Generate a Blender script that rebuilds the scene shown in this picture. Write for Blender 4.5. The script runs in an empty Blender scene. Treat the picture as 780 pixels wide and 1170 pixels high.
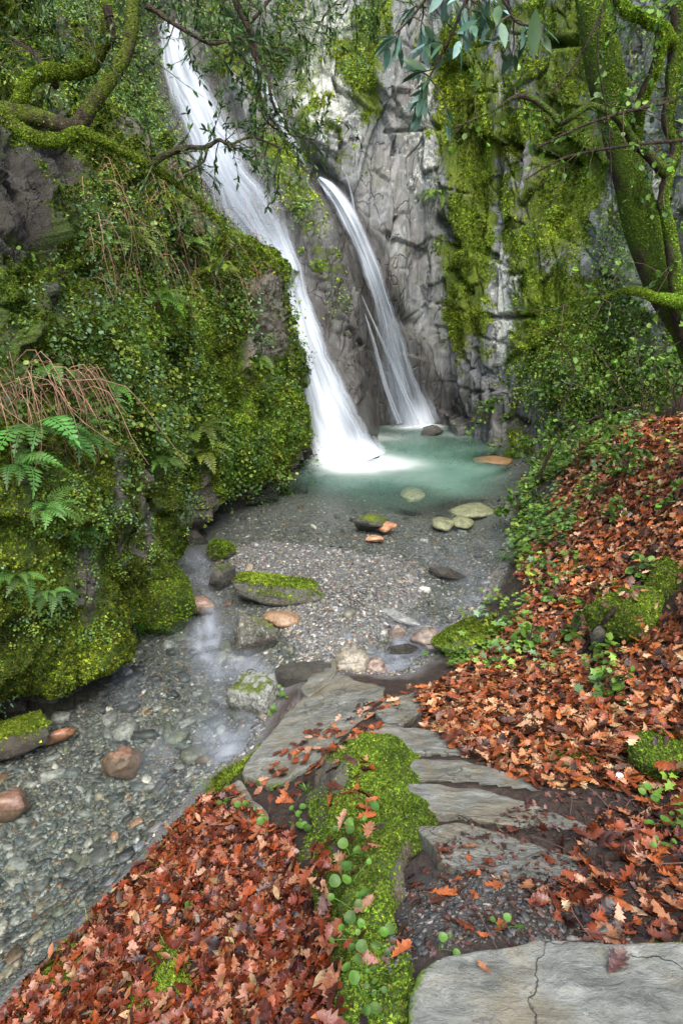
import bpy, math, random
import numpy as np
from mathutils import Vector
from mathutils.bvhtree import BVHTree
rng = np.random.default_rng(11)
random.seed(5)
COL = bpy.context.scene.collection
W = -1.15                      # water level
EYE = np.array([0.0, 0.0, 1.55]); FPX = 762.0; PITCH = math.radians(20)
cp, sp_ = math.cos(PITCH), math.sin(PITCH)

# ---------- measuring helpers: photo pixel <-> place in the ravine
def ray(px, py):
    u = (np.asarray(px, float) - 390) / FPX; v = (585 - np.asarray(py, float)) / FPX
    return np.stack([u, cp + v * sp_, -sp_ + v * cp], -1)
def atY(px, py, Y):
    d = ray(px, py); return EYE + d * (np.asarray(Y, float) / d[..., 1])[..., None]
def atZ(px, py, z):
    d = ray(px, py); return EYE + d * ((np.asarray(z, float) - EYE[2]) / d[..., 2])[..., None]
def proj(P):
    q = P - EYE
    dep = q[..., 1] * cp - q[..., 2] * sp_
    dep = np.where(dep < .05, .05, dep)
    return np.stack([390 + FPX * q[..., 0] / dep, 585 - FPX * (q[..., 1] * sp_ + q[..., 2] * cp) / dep, dep], -1)
def inpoly(x, y, poly):
    x = np.asarray(x, float); y = np.asarray(y, float)
    c = np.zeros(x.shape, bool); n = len(poly)
    for i in range(n):
        x1, y1 = poly[i]; x2, y2 = poly[(i + 1) % n]
        if y1 == y2: continue
        c ^= ((y1 > y) != (y2 > y)) & (x < (x2 - x1) * (y - y1) / (y2 - y1) + x1)
    return c
def blob(px, py, spec):
    r = np.zeros(np.shape(px))
    for cx, cy, rx, ry, a in spec:
        r = r + a * np.exp(-(((px - cx) / rx) ** 2 + ((py - cy) / ry) ** 2))
    return r
def sstep(a, b, x):
    t = np.clip((x - a) / (b - a), 0, 1); return t * t * (3 - 2 * t)

# ---------- noise
def _h(ix, iy, iz, s):
    n = (ix * 374761393 + iy * 668265263 + iz * 2147483647 + s * 974634777) & 0xFFFFFFFF
    n = ((n ^ (n >> 13)) * 1274126177) & 0xFFFFFFFF
    n = ((n ^ (n >> 16)) * 2246822519) & 0xFFFFFFFF
    return ((n ^ (n >> 15)) & 0xFFFFFF) / float(0xFFFFFF)
def vn(p, s=0):
    f = np.floor(p); i = f.astype(np.int64); t = p - f; t = t * t * (3 - 2 * t)
    r = 0
    for dx in (0, 1):
        for dy in (0, 1):
            for dz in (0, 1):
                w = (t[..., 0] if dx else 1 - t[..., 0]) * (t[..., 1] if dy else 1 - t[..., 1]) * (t[..., 2] if dz else 1 - t[..., 2])
                r = r + w * _h(i[..., 0] + dx, i[..., 1] + dy, i[..., 2] + dz, s)
    return r * 2 - 1
def fbm(p, o=4, s=0, g=.5):
    r = 0; a = 1; t = 0
    for k in range(o):
        r = r + a * vn(p * 2 ** k + 17.3 * k, s + k); t += a; a *= g
    return r / t * 1.3
def worley(p, s=0, plane=False):
    f = np.floor(p).astype(np.int64)
    d1 = np.full(p.shape[:-1], 9.); d2 = d1.copy(); idv = np.zeros(p.shape[:-1]); pv = np.zeros(p.shape[:-1])
    for dx in (-1, 0, 1):
        for dy in (-1, 0, 1):
            for dz in (-1, 0, 1):
                c = f + np.array([dx, dy, dz])
                q = c + np.stack([_h(c[..., 0], c[..., 1], c[..., 2], s + k) for k in (1, 2, 3)], -1)
                d = np.sqrt(((p - q) ** 2).sum(-1)); v = _h(c[..., 0], c[..., 1], c[..., 2], s + 9)
                m = d < d1
                if plane: pv = np.where(m, ((p - q) * np.stack([_h(c[..., 0], c[..., 1], c[..., 2], s + k) * 2 - 1 for k in (11, 12, 13)], -1)).sum(-1), pv)
                d2 = np.where(m, d1, np.minimum(d2, d)); idv = np.where(m, v, idv); d1 = np.where(m, d, d1)
    return (d1, d2, idv, pv) if plane else (d1, d2, idv)

# ---------- objects
def meta(o, label=None, cat=None, group=None, kind=None):
    if label: o['label'] = label
    if cat: o['category'] = cat
    if group: o['group'] = group
    if kind: o['kind'] = kind
    return o
def mk(name, V, F, mat, parent=None, loc=None, cols=None, smooth=False, uv=None, local=False):
    """V (n,3) world coordinates, F (m,3|4) -> ONE mesh object"""
    V = np.asarray(V, np.float64)
    if parent is not None and loc is None: base = np.array(getattr(parent, '_b', None) or BASE[parent.name])
    elif loc is not None: base = np.array(loc, float)
    else: base = np.zeros(3)
    me = bpy.data.meshes.new(name)
    if not isinstance(F, np.ndarray):
        me.from_pydata([tuple(v) for v in (V if local else V - base)], [], [tuple(int(i) for i in f) for f in F])
    else:
        k = F.shape[1]; m = len(F)
        me.vertices.add(len(V)); me.vertices.foreach_set('co', (V if local else V - base).astype(np.float32).ravel())
        me.loops.add(m * k); me.loops.foreach_set('vertex_index', F.astype(np.int32).ravel())
        me.polygons.add(m); me.polygons.foreach_set('loop_start', np.arange(0, m * k, k, dtype=np.int32))
        me.update(calc_edges=True)
    if smooth: me.polygons.foreach_set('use_smooth', np.ones(len(me.polygons), bool))
    if cols is not None:
        for an, c in (cols.items() if isinstance(cols, dict) else [('col', cols)]):
            a = me.attributes.new(an, 'FLOAT_COLOR', 'POINT')
            c = np.asarray(c, float)
            if c.ndim == 1: c = np.tile(c, (len(V), 1))
            if c.shape[1] == 3: c = np.concatenate([c, np.ones((len(c), 1))], 1)
            a.data.foreach_set('color', c.astype(np.float32).ravel())
    if uv is not None:
        l = me.uv_layers.new(name='UVMap')
        vi = np.empty(len(me.loops), np.int32); me.loops.foreach_get('vertex_index', vi)
        l.data.foreach_set('uv', uv[vi].astype(np.float32).ravel())
    me.materials.append(mat)
    o = bpy.data.objects.new(name, me); COL.objects.link(o)
    if parent is not None: o.parent = parent
    else: o.location = base
    BASE[o.name] = tuple(base)
    return o
BASE = {}
def thing(name, loc, label, cat, group=None):
    o = bpy.data.objects.new(name, None); COL.objects.link(o); o.empty_display_size = .1
    o.location = tuple(float(a) for a in loc); BASE[o.name] = tuple(float(a) for a in loc)
    return meta(o, label, cat, group)

def cr(P, n):
    """Catmull-Rom along axis 0 to n samples"""
    P = np.asarray(P, float); m = len(P)
    t = np.linspace(0, m - 1, n); i = np.minimum(t.astype(int), m - 2); f = (t - i).reshape((-1,) + (1,) * (P.ndim - 1))
    g = lambda k: P[np.clip(k, 0, m - 1)]
    a, b, c, d = g(i - 1), g(i), g(i + 1), g(i + 2)
    return .5 * ((2 * b) + (-a + c) * f + (2 * a - 5 * b + 4 * c - d) * f ** 2 + (-a + 3 * b - 3 * c + d) * f ** 3)
def surf(ctrl, nr, nc):
    P = cr(ctrl, nr); return np.swapaxes(cr(np.swapaxes(P, 0, 1), nc), 0, 1)
def gridF(nr, nc, wrap=False):
    i = np.arange(nr - 1)[:, None]; cc = nc if wrap else nc - 1
    j = np.arange(cc)[None, :]; j2 = (j + 1) % nc
    return np.stack([i * nc + j, i * nc + j2, (i + 1) * nc + j2, (i + 1) * nc + j], -1).reshape(-1, 4)
def gnorm(P, toward=None):
    a = np.gradient(P, axis=0); b = np.gradient(P, axis=1); n = np.cross(a, b)
    n /= np.linalg.norm(n, axis=-1, keepdims=True) + 1e-9
    if toward is not None:
        s = np.sign((n * (toward - P)).sum(-1, keepdims=True).mean()); n = n * s
    return n
def frame_from(n, up=None, yaw=None):
    """rotation matrices whose z is n; columns x,y,z"""
    n = n / (np.linalg.norm(n, axis=-1, keepdims=True) + 1e-9)
    r = np.where(np.abs(n[:, 2:3]) > .9, np.array([[1., 0, 0]]), np.array([[0, 0, 1.]])) if up is None else up
    x = np.cross(r, n); x /= np.linalg.norm(x, axis=-1, keepdims=True) + 1e-9
    y = np.cross(n, x)
    if yaw is not None:
        c, s = np.cos(yaw)[:, None], np.sin(yaw)[:, None]
        x, y = x * c + y * s, y * c - x * s
    return np.stack([x, y, n], -1)
def inst(tv, tf, pos, R, scale, col=None, jit=0):
    """template copies -> V, F, C arrays. scale (N,) or (N,3)"""
    N = len(pos); k = len(tv); scale = np.asarray(scale, float)
    if scale.ndim == 1: scale = np.repeat(scale[:, None], 3, 1)
    v = tv[None] * scale[:, None, :]
    V = np.einsum('nij,nkj->nki', R, v) + pos[:, None]
    F = (tf[None] + (np.arange(N) * k)[:, None, None]).reshape(-1, tf.shape[1])
    C = None if col is None else np.repeat(col, k, 0)
    return V.reshape(-1, 3), F, C
class Bag:
    def __init__(s): s.V = []; s.F = []; s.C = []; s.n = 0
    def add(s, V, F, C):
        F = np.asarray(F)
        if F.shape[1] == 4: F = np.concatenate([F[:, [0, 1, 2]], F[:, [0, 2, 3]]])
        C = np.asarray(C, float)
        if C.ndim == 1: C = np.tile(C, (len(V), 1))
        s.V.append(np.asarray(V, float)); s.F.append(F + s.n); s.C.append(C); s.n += len(V)
    def out(s, name, mat, **k):
        return mk(name, np.concatenate(s.V), np.concatenate(s.F), mat, cols=np.concatenate(s.C), **k)
def rand_normals(n, N, tilt):
    q = n + rng.normal(0, tilt, (N, 3)); return q / np.linalg.norm(q, axis=1, keepdims=True)

# ---------- branch / stem tubes
def tube(pts, rad, sides=8, seg=None, lump=0., seed=0, cap=True):
    pts = np.asarray(pts, float); rad = np.asarray(rad, float)
    n = seg or max(6, len(pts) * 6)
    P = cr(pts, n); R = cr(rad[:, None], n)[:, 0]
    T = np.gradient(P, axis=0); T /= np.linalg.norm(T, axis=1, keepdims=True) + 1e-9
    up = np.array([.13, .3, .94]); X = np.cross(T, up); X /= np.linalg.norm(X, axis=1, keepdims=True) + 1e-9
    Y = np.cross(T, X)
    a = np.linspace(0, 2 * np.pi, sides, endpoint=False)
    D = X[:, None] * np.cos(a)[None, :, None] + Y[:, None] * np.sin(a)[None, :, None]
    V = P[:, None] + D * R[:, None, None]
    if lump: V = V + D * (fbm(V * (1.0 / max(rad.max(), .01)) * .8, 3, seed) * lump * R[:, None])[..., None]
    V = V.reshape(-1, 3); F = gridF(n, sides, True)
    if cap:
        e = len(V); V = np.concatenate([V, P[:1], P[-1:]])
        j = np.arange(sides); j2 = (j + 1) % sides
        F = np.concatenate([F, np.stack([j2, j, np.full(sides, e), np.full(sides, e)], -1),
                            np.stack([(n - 1) * sides + j, (n - 1) * sides + j2, np.full(sides, e + 1), np.full(sides, e + 1)], -1)])
        T3 = np.concatenate([F[:, [0, 1, 2]], F[:-2 * sides][:, [0, 2, 3]]]); return V, T3
    return V, F
# ---------- materials
class NT:
    def __init__(s, name):
        s.m = bpy.data.materials.new(name); s.m.use_nodes = True; s.t = s.m.node_tree; s.t.nodes.clear()
        s.out = s.t.nodes.new('ShaderNodeOutputMaterial')
    def n(s, ty, props=None, **inp):
        nd = s.t.nodes.new(ty)
        for k, v in (props or {}).items(): setattr(nd, k, v)
        for k, v in inp.items():
            k2 = k.replace('_', ' ')
            sock = nd.inputs[int(k[1:])] if k[0] == 'i' and k[1:].isdigit() else nd.inputs[k2]
            s.set(sock, v)
        return nd
    def set(s, sock, v):
        if hasattr(v, 'bl_idname') and not isinstance(v, bpy.types.NodeSocket): v = v.outputs[0]
        if isinstance(v, bpy.types.NodeSocket): s.t.links.new(v, sock)
        elif isinstance(v, (tuple, list)) and len(v) == 3 and sock.type == 'RGBA': sock.default_value = (*v, 1)
        else: sock.default_value = v
    def attr(s, nm): return s.n('ShaderNodeAttribute', {'attribute_name': nm})
    def sep(s, c): return s.n('ShaderNodeSeparateColor', Color=c).outputs
    def geo(s): return s.n('ShaderNodeNewGeometry')
    def pos(s, sx=1, sy=1, sz=1):
        g = s.n('ShaderNodeNewGeometry')
        return s.n('ShaderNodeMapping', i0=g.outputs['Position'], i3=(sx, sy, sz)).outputs[0]
    def noise(s, vec, scale, detail=4, rough=.6, dist=0): return s.n('ShaderNodeTexNoise', Vector=vec, Scale=float(scale), Detail=float(detail), Roughness=rough, Distortion=float(dist)).outputs[0]
    def voro(s, vec, scale, feat='F1', out=0): return s.n('ShaderNodeTexVoronoi', {'feature': feat}, Vector=vec, Scale=float(scale)).outputs[out]
    def ma(s, op, a, b=0., c=None, clamp=False):
        nd = s.n('ShaderNodeMath', {'operation': op, 'use_clamp': clamp}); s.set(nd.inputs[0], a); s.set(nd.inputs[1], b)
        if c is not None: s.set(nd.inputs[2], c)
        return nd.outputs[0]
    def mr(s, v, a, b, c=0., d=1.): return s.n('ShaderNodeMapRange', i0=v, i1=float(a), i2=float(b), i3=float(c), i4=float(d)).outputs[0]
    def mix(s, f, a, b, mode='MIX'):
        nd = s.t.nodes.new('ShaderNodeMix'); nd.data_type = 'RGBA'; nd.blend_type = mode
        s.set(nd.inputs[0], f); s.set(nd.inputs[6], a); s.set(nd.inputs[7], b); return nd.outputs[2]
    def ramp(s, f, stops):
        nd = s.n('ShaderNodeValToRGB', Fac=f); cr_ = nd.color_ramp
        while len(cr_.elements) < len(stops): cr_.elements.new(.5)
        for e, (p, c) in zip(cr_.elements, stops): e.position = p; e.color = (*c, 1) if len(c) == 3 else c
        return nd.outputs[0]
    def bump(s, h, st, dist=.02, nrm=None):
        nd = s.n('ShaderNodeBump', Height=h, Strength=st, Distance=dist)
        if nrm is not None: s.set(nd.inputs['Normal'], nrm)
        return nd.outputs[0]
    def bsdf(s, col, rough, nrm=None, spec=.5, **k):
        nd = s.n('ShaderNodeBsdfPrincipled', Base_Color=col, Roughness=rough, **k)
        s.set(nd.inputs['Specular IOR Level'], spec)
        if nrm is not None: s.set(nd.inputs['Normal'], nrm)
        return nd.outputs[0]
    def end(s, sh): s.set(s.out.inputs[0], sh); return s.m

def m_rock(name, base=((.055, .06, .06), (.195, .207, .21), (.39, .4, .39)), mossc=((.045, .07, .009), (.14, .2, .017), (.28, .34, .035)), warm=.25, mossw=1.0, scale=1., vstr=.45):
    """slate with lichen, rust stains and moss; attribute mask: R moss, G lichen, B wet"""
    n = NT(name); p = n.pos(1, 1, vstr); p1 = n.pos()
    mk_ = n.sep(n.attr('mask').outputs['Color'])
    a = n.noise(p, 2.2 * scale, 9, .7, .4); b = n.noise(p, 14 * scale, 8, .75); st_ = n.noise(n.pos(1, 1, .12), 11 * scale, 7, .7)
    f = n.ma('ADD', n.ma('MULTIPLY', a, .45), n.ma('ADD', n.ma('MULTIPLY', b, .25), n.ma('MULTIPLY', st_, .3)))
    col = n.ramp(f, [(.36, base[0]), (.5, base[1]), (.64, base[2])])
    rust = n.mr(n.noise(p, 1.3 * scale, 5, .6, .8), .5, .68)
    col = n.mix(n.ma('MULTIPLY', rust, warm), col, (.2, .11, .06))
    grn = n.mr(n.noise(p1, 3.1 * scale, 5, .7), .48, .62, 0, .35)
    col = n.mix(grn, col, (.1, .12, .05))
    # fine cleavage cracks
    wp = n.n('ShaderNodeVectorMath', {'operation': 'SCALE'}, i0=n.n('ShaderNodeTexNoise', Vector=p, Scale=5. * scale, Detail=5.).outputs[1]); wp.inputs['Scale'].default_value = .12
    cr1 = n.voro(n.n('ShaderNodeVectorMath', {'operation': 'ADD'}, i0=n.pos(1, 1, vstr * .7), i1=wp.outputs[0]).outputs[0], 3.4 * scale, 'DISTANCE_TO_EDGE')
    crk = n.ma('MULTIPLY', n.mr(cr1, 0., .022, 1., 0.), n.mr(n.noise(p1, 2.5, 3), .42, .52))
    col = n.mix(n.ma('MULTIPLY', crk, .6), col, (.02, .02, .018))
    # lichen
    ln = n.ma('ADD', n.noise(p1, 9 * scale, 8, .75), n.ma('MULTIPLY', mk_[1], .38))
    lm = n.mr(ln, .72, .78)
    col = n.mix(lm, col, n.ramp(n.noise(p1, 40, 3), [(.35, (.34, .36, .3)), (.65, (.6, .62, .56))]))
    # wet darkening (soaked stone, follows the falls)
    col = n.mix(n.ma('MULTIPLY', mk_[2], n.mr(n.noise(n.pos(1, 1, .15), 6, 5, .7), .35, .6, .55, .95)), col, (.042, .037, .032))
    # moss
    mn = n.ma('ADD', n.ma('MULTIPLY', n.ma('ADD', n.noise(p1, 5 * scale, 8, .75), -.5), 1.1), mk_[0])
    mm = n.mr(mn, .44, .56)
    mcol = n.ramp(n.ma('ADD', n.ma('MULTIPLY', n.noise(p1, 60, 4, .7), .55), n.ma('MULTIPLY', n.noise(p1, 2.3, 3), .45)), [(.36, mossc[0]), (.5, mossc[1]), (.66, mossc[2])])
    col = n.mix(n.ma('MULTIPLY', mm, mossw), col, mcol)
    rough = n.ma('ADD', n.mr(mk_[2], 0, 1, .55, .22), n.ma('MULTIPLY', mm, .3), clamp=True)
    h = n.ma('ADD', n.ma('ADD', n.ma('MULTIPLY', b, .9), n.ma('MULTIPLY', st_, .8)), n.ma('MULTIPLY', crk, -.5))
    nr = n.bump(h, .9, .05)
    nr = n.bump(n.ma('MULTIPLY', n.ma('MULTIPLY', mm, n.noise(p1, 90, 3, .7)), 1.), .9, .03, nr)
    return n.end(n.bsdf(col, rough, nr, .4))

def m_leaf(name, trans=.25, rough=.45, var=.25, spec=.4):
    n = NT(name); c = n.attr('col').outputs['Color']
    v = n.noise(n.pos(), 30, 2)
    col = n.mix(1., c, n.ramp(v, [(.3, (1 - var,) * 3), (.7, (1 + var,) * 3)]), 'MULTIPLY')
    b = n.bsdf(col, rough, None, spec)
    if not trans: return n.end(b)
    t = n.n('ShaderNodeBsdfTranslucent', Color=col)
    return n.end(n.n('ShaderNodeMixShader', i0=trans, i1=b, i2=t))
def m_litter(name):
    n = NT(name); c = n.attr('col').outputs['Color']
    p = n.pos()
    col = n.mix(n.mr(n.noise(p, 45, 5, .75), .42, .66, 0, .8), c, n.mix(1., c, (.34, .28, .26), 'MULTIPLY'))
    nr = n.bump(n.noise(p, 160, 3), .35, .004)
    return n.end(n.bsdf(col, n.mr(n.noise(p, 20, 2), .3, .7, .25, .6), nr, .5))
def m_ground(name):
    """attribute mask: R moss, G gravel(slate grit), B wet sediment"""
    n = NT(name); p = n.pos(); k = n.sep(n.attr('mask').outputs['Color'])
    soil = n.ramp(n.noise(p, 25, 8, .75), [(.3, (.012, .009, .007)), (.55, (.045, .03, .022)), (.75, (.12, .07, .045))])
    vc = n.voro(p, 55, 'F1', 1)
    g = n.mix(.65, n.ramp(n.noise(p, 12, 6, .7), [(.35, (.06, .056, .05)), (.65, (.14, .135, .12))]), n.mix(.93, vc, (.17, .165, .155)))
    col = n.mix(k[1], soil, g)
    col = n.mix(n.ma('MULTIPLY', k[2], .75), col, (.2, .24, .2))
    mn = n.ma('ADD', n.ma('MULTIPLY', n.ma('ADD', n.noise(p, 9, 8, .75), -.5), 1.1), k[0])
    mm = n.mr(mn, .44, .56)
    col = n.mix(mm, col, n.ramp(n.noise(p, 120, 4, .7), [(.35, (.025, .045, .005)), (.5, (.07, .13, .01)), (.68, (.17, .24, .02))]))
    h = n.ma('ADD', n.noise(p, 90, 5, .7), n.ma('MULTIPLY', n.voro(p, 55), k[1]))
    return n.end(n.bsdf(col, n.mr(n.noise(p, 8, 3), .3, .7, .35, .75), n.bump(h, .8, .02), .4))
def m_stone(name):
    n = NT(name); p = n.pos(); c = n.attr('col').outputs['Color']
    a = n.noise(p, 38, 8, .75, .6)
    col = n.mix(1., c, n.ramp(a, [(.36, (.5, .5, .5)), (.5, (1., 1., 1.)), (.64, (1.7, 1.62, 1.5))]), 'MULTIPLY')
    col = n.mix(n.mr(n.noise(p, 12, 5, .7), .5, .62, 0, .5), col, (.07, .065, .05))
    return n.end(n.bsdf(col, n.mr(a, .3, .7, .25, .5), n.bump(a, .4, .01), .5))
def m_slab(name):
    """layered grey-green slate of the steps. mask: R moss/dirt edge"""
    n = NT(name); p = n.pos(); k = n.sep(n.attr('mask').outputs['Color'])
    q = n.n('ShaderNodeMapping', i0=p, i2=(.1, .2, -.35), i3=(1, 2.1, 1)).outputs[0]
    a = n.noise(p, 4, 9, .7, .7); b = n.noise(q, 9, 8, .72, .5)
    f = n.ma('ADD', n.ma('MULTIPLY', a, .45), n.ma('MULTIPLY', b, .55))
    col = n.ramp(f, [(.36, (.05, .052, .043)), (.46, (.125, .13, .11)), (.54, (.185, .19, .165)), (.64, (.3, .3, .265))])
    col = n.mix(n.mr(n.noise(p, 3.4, 6, .65, 1.), .47, .62, 0, .7), col, (.17, .145, .09))
    col = n.mix(n.mr(n.noise(p, 38, 4, .8), .64, .7, 0, .5), col, (.4, .41, .38))
    dirt = n.mr(n.ma('ADD', n.noise(p, 7, 8, .75), n.ma('MULTIPLY', k[1], .4)), .68, .78)
    col = n.mix(n.ma('MULTIPLY', dirt, .85), col, (.03, .022, .018))
    w = n.voro(n.n('ShaderNodeVectorMath', {'operation': 'ADD'}, i0=q, i1=n.n('ShaderNodeTexNoise', Vector=p, Scale=4., Detail=5.).outputs[1]).outputs[0], 1.5, 'DISTANCE_TO_EDGE')
    crk = n.ma('MULTIPLY', n.mr(w, 0, .011, 1, 0), n.mr(n.noise(p, 5, 3), .42, .55)); col = n.mix(n.ma('MULTIPLY', crk, .7), col, (.03, .025, .02))
    ct = n.ma('FRACT', n.ma('MULTIPLY', n.noise(q, 1.7, 5, .55, .6), 6.)); lay = n.mr(ct, 0, .06, 1, 0)
    col = n.mix(n.ma('MULTIPLY', lay, .55), col, (.045, .04, .033)); col = n.mix(n.mr(n.noise(p, 90, 3, .8), .62, .7, 0, .6), col, (.05, .05, .045))
    mn = n.ma('ADD', n.ma('MULTIPLY', n.ma('ADD', n.noise(p, 13, 8, .75), -.5), 1.1), k[0])
    mm = n.mr(mn, .44, .56)
    col = n.mix(mm, col, n.ramp(n.noise(p, 150, 4, .7), [(.35, (.025, .045, .005)), (.5, (.07, .12, .01)), (.68, (.16, .22, .02))]))
    h = n.ma('ADD', n.ma('ADD', n.ma('ADD', n.ma('MULTIPLY', b, 1.2), n.ma('MULTIPLY', ct, .5)), n.ma('MULTIPLY', n.noise(p, 60, 5, .7), .4)), n.ma('MULTIPLY', crk, -.5))
    return n.end(n.bsdf(col, n.mr(b, .3, .7, .32, .6), n.bump(h, .85, .02), .45))
def m_bark(name, moss=.62, mc=((.03, .045, .006), (.09, .12, .012), (.2, .23, .025))):
    n = NT(name); p = n.pos(); k = n.sep(n.attr('mask').outputs['Color'])
    bark = n.ramp(n.noise(n.pos(1, 1, .3), 45, 6, .7), [(.35, (.02, .014, .01)), (.65, (.1, .07, .05))])
    mcol = n.ramp(n.noise(p, 95, 4, .75), [(.33, mc[0]), (.5, mc[1]), (.7, mc[2])])
    mm = n.mr(n.ma('ADD', n.noise(p, 16, 6, .7), k[0]), .78, .95)
    col = n.mix(mm, bark, mcol)
    h = n.ma('ADD', n.noise(p, 120, 3, .7), n.ma('MULTIPLY', n.noise(p, 30, 3), .8))
    return n.end(n.bsdf(col, .85, n.bump(h, 1., .03), .2))
def m_water(name):
    """attribute mask: R milkiness of the pool, G foam, B glide (pale long-exposure streaks)"""
    n = NT(name); k = n.sep(n.attr('mask').outputs['Color']); p = n.pos()
    nr = n.bump(n.noise(n.pos(1, .6, 1), 5, 3, .5, .6), .13, .03)
    body = n.n('ShaderNodeBsdfTransparent', Color=(.78, .82, .79))
    milk = n.n('ShaderNodeBsdfDiffuse', Color=n.mix(n.mr(n.noise(p, 1.1, 3), .35, .65), (.08, .19, .145), (.17, .31, .24)))
    s = n.n('ShaderNodeMixShader', i0=k[0], i1=body, i2=milk)
    fr = n.n('ShaderNodeFresnel', IOR=1.33, Normal=nr)
    gl = n.n('ShaderNodeBsdfGlossy', Color=(1, 1, 1), Roughness=.16, Normal=nr)
    s = n.n('ShaderNodeMixShader', i0=n.ma('MULTIPLY', fr.outputs[0], .36), i1=s, i2=gl)
    wv = n.noise(n.pos(1, 1, 1), 2.6, 4, .55, 1.5)
    gf = n.ma('MULTIPLY', k[2], n.mr(wv, .35, .7, .25, 1.))
    s = n.n('ShaderNodeMixShader', i0=gf, i1=s, i2=n.n('ShaderNodeBsdfDiffuse', Color=(.3, .33, .38)))
    s = n.n('ShaderNodeMixShader', i0=n.ma('MULTIPLY', k[1], 1., clamp=True), i1=s, i2=n.n('ShaderNodeBsdfDiffuse', Color=(.9, .94, .96)))
    return n.end(s)
def m_fall(name, dens=1., fine=26., thr=(.36, .66), cl=(.86, .91, .97)):
    """falling water: uv.x across (0..1), uv.y metres along; white threads that thin out at the sides"""
    n = NT(name); uv = n.n('ShaderNodeUVMap'); x = n.n('ShaderNodeSeparateXYZ', Vector=uv.outputs[0]).outputs
    wob = n.ma('ADD', x[0], n.ma('MULTIPLY', n.ma('ADD', n.noise(n.n('ShaderNodeCombineXYZ', X=n.ma('MULTIPLY', x[0], 3.), Y=n.ma('MULTIPLY', x[1], .8)).outputs[0], 1.), -.5), .22))
    c1 = n.n('ShaderNodeCombineXYZ', X=n.ma('MULTIPLY', wob, fine * .32), Y=n.ma('MULTIPLY', x[1], .28)).outputs[0]
    c2 = n.n('ShaderNodeCombineXYZ', X=n.ma('MULTIPLY', wob, fine), Y=n.ma('MULTIPLY', x[1], .4)).outputs[0]
    f = n.ma('ADD', n.ma('MULTIPLY', n.noise(c1, 1., 3), .65), n.ma('MULTIPLY', n.noise(c2, 1., 3), .35))
    e = n.ma('SUBTRACT', 1., n.ma('POWER', n.ma('ABSOLUTE', n.ma('SUBTRACT', n.ma('MULTIPLY', x[0], 2.), 1.)), 2.))
    kk = n.sep(n.attr('mask').outputs['Color'])
    e2 = n.ma('ADD', n.ma('MULTIPLY', e, .36), n.ma('MULTIPLY', kk[0], .38))
    al = n.mr(n.ma('ADD', f, n.ma('SUBTRACT', e2, .3)), thr[0], thr[1])
    al = n.ma('MULTIPLY', n.ma('MULTIPLY', al, n.mr(e, 0., .45)), n.ma('MULTIPLY', kk[1], dens), clamp=True)
    cc = n.mix(n.mr(n.noise(c2, 1.3, 2), .3, .62), (.7, .76, .84), (.4, .47, .55))
    cc = n.mix(kk[0], cc, cl)
    d = n.n('ShaderNodeMixShader', i0=.35, i1=n.n('ShaderNodeBsdfDiffuse', Color=cc), i2=n.n('ShaderNodeBsdfTranslucent', Color=cc))
    return n.end(n.n('ShaderNodeMixShader', i0=al, i1=n.n('ShaderNodeBsdfTransparent'), i2=d))

MR = m_rock('cliff_slate')
MB = m_rock('mossy_rock', mossw=1., warm=.5, base=((.05, .045, .035), (.12, .11, .085), (.2, .19, .16)), scale=1.5, mossc=((.022, .038, .006), (.06, .1, .009), (.13, .18, .016)))
MBO = m_rock('boulder', scale=4., warm=.45, base=((.07, .07, .06), (.17, .165, .14), (.3, .29, .25)), vstr=1.)
MG = m_ground('soil'); MST = m_stone('pebble'); MSL = m_slab('step_slate')
ML = m_leaf('green_leaf', .38); MLG = m_leaf('glossy_leaf', .2, .45, .15, .4); MLT = m_litter('oak_litter')
MMO = m_leaf('moss_tuft', .15, .9, .3, .1); MTW = m_leaf('twig', 0, .8, .3, .2)
MBK = m_bark('mossy_bark'); MWA = m_water('water')
# ================= paths of the falling water (photo px, py, distance Y, half width px)
LF = [(190, 24, 12.75, 20), (203, 75, 12.35, 28), (226, 125, 12.0, 37), (249, 175, 11.7, 42), (275, 222, 11.4, 40), (301, 262, 11.1, 34), (322, 300, 10.85, 26),
      (338, 350, 10.5, 25), (352, 400, 10.2, 29), (370, 450, 9.9, 33), (386, 492, 9.65, 37), (400, 532, 9.45, 47)]
RF = [(364, 203, 11.75, 4), (376, 214, 11.68, 8), (390, 233, 11.6, 10), (404, 258, 11.55, 13), (418, 290, 11.5, 15), (430, 322, 11.5, 17), (441, 360, 11.55, 20), (451, 400, 11.65, 26), (462, 444, 11.8, 31), (476, 490, 11.95, 35)]
TF = [(284, 62, 12.3, 4), (294, 84, 12.2, 8), (308, 112, 12.1, 9), (322, 140, 12.0, 8), (336, 166, 11.9, 4), (350, 190, 11.85, 1)]
def pathdist(px, py, P):
    """distance in px to the path, its Y there"""
    P = np.array(P, float); best = np.full(np.shape(px), 1e9); Y = np.zeros(np.shape(px)); hw = np.zeros(np.shape(px))
    for a, b in zip(P[:-1], P[1:]):
        d = b[:2] - a[:2]; t = np.clip(((px - a[0]) * d[0] + (py - a[1]) * d[1]) / (d @ d), 0, 1)
        q = np.hypot(px - a[0] - t * d[0], py - a[1] - t * d[1]); m = q < best
        best = np.where(m, q, best); Y = np.where(m, a[2] + t * (b[2] - a[2]), Y); hw = np.where(m, a[3] + t * (b[3] - a[3]), hw)
    return best, Y, hw

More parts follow.
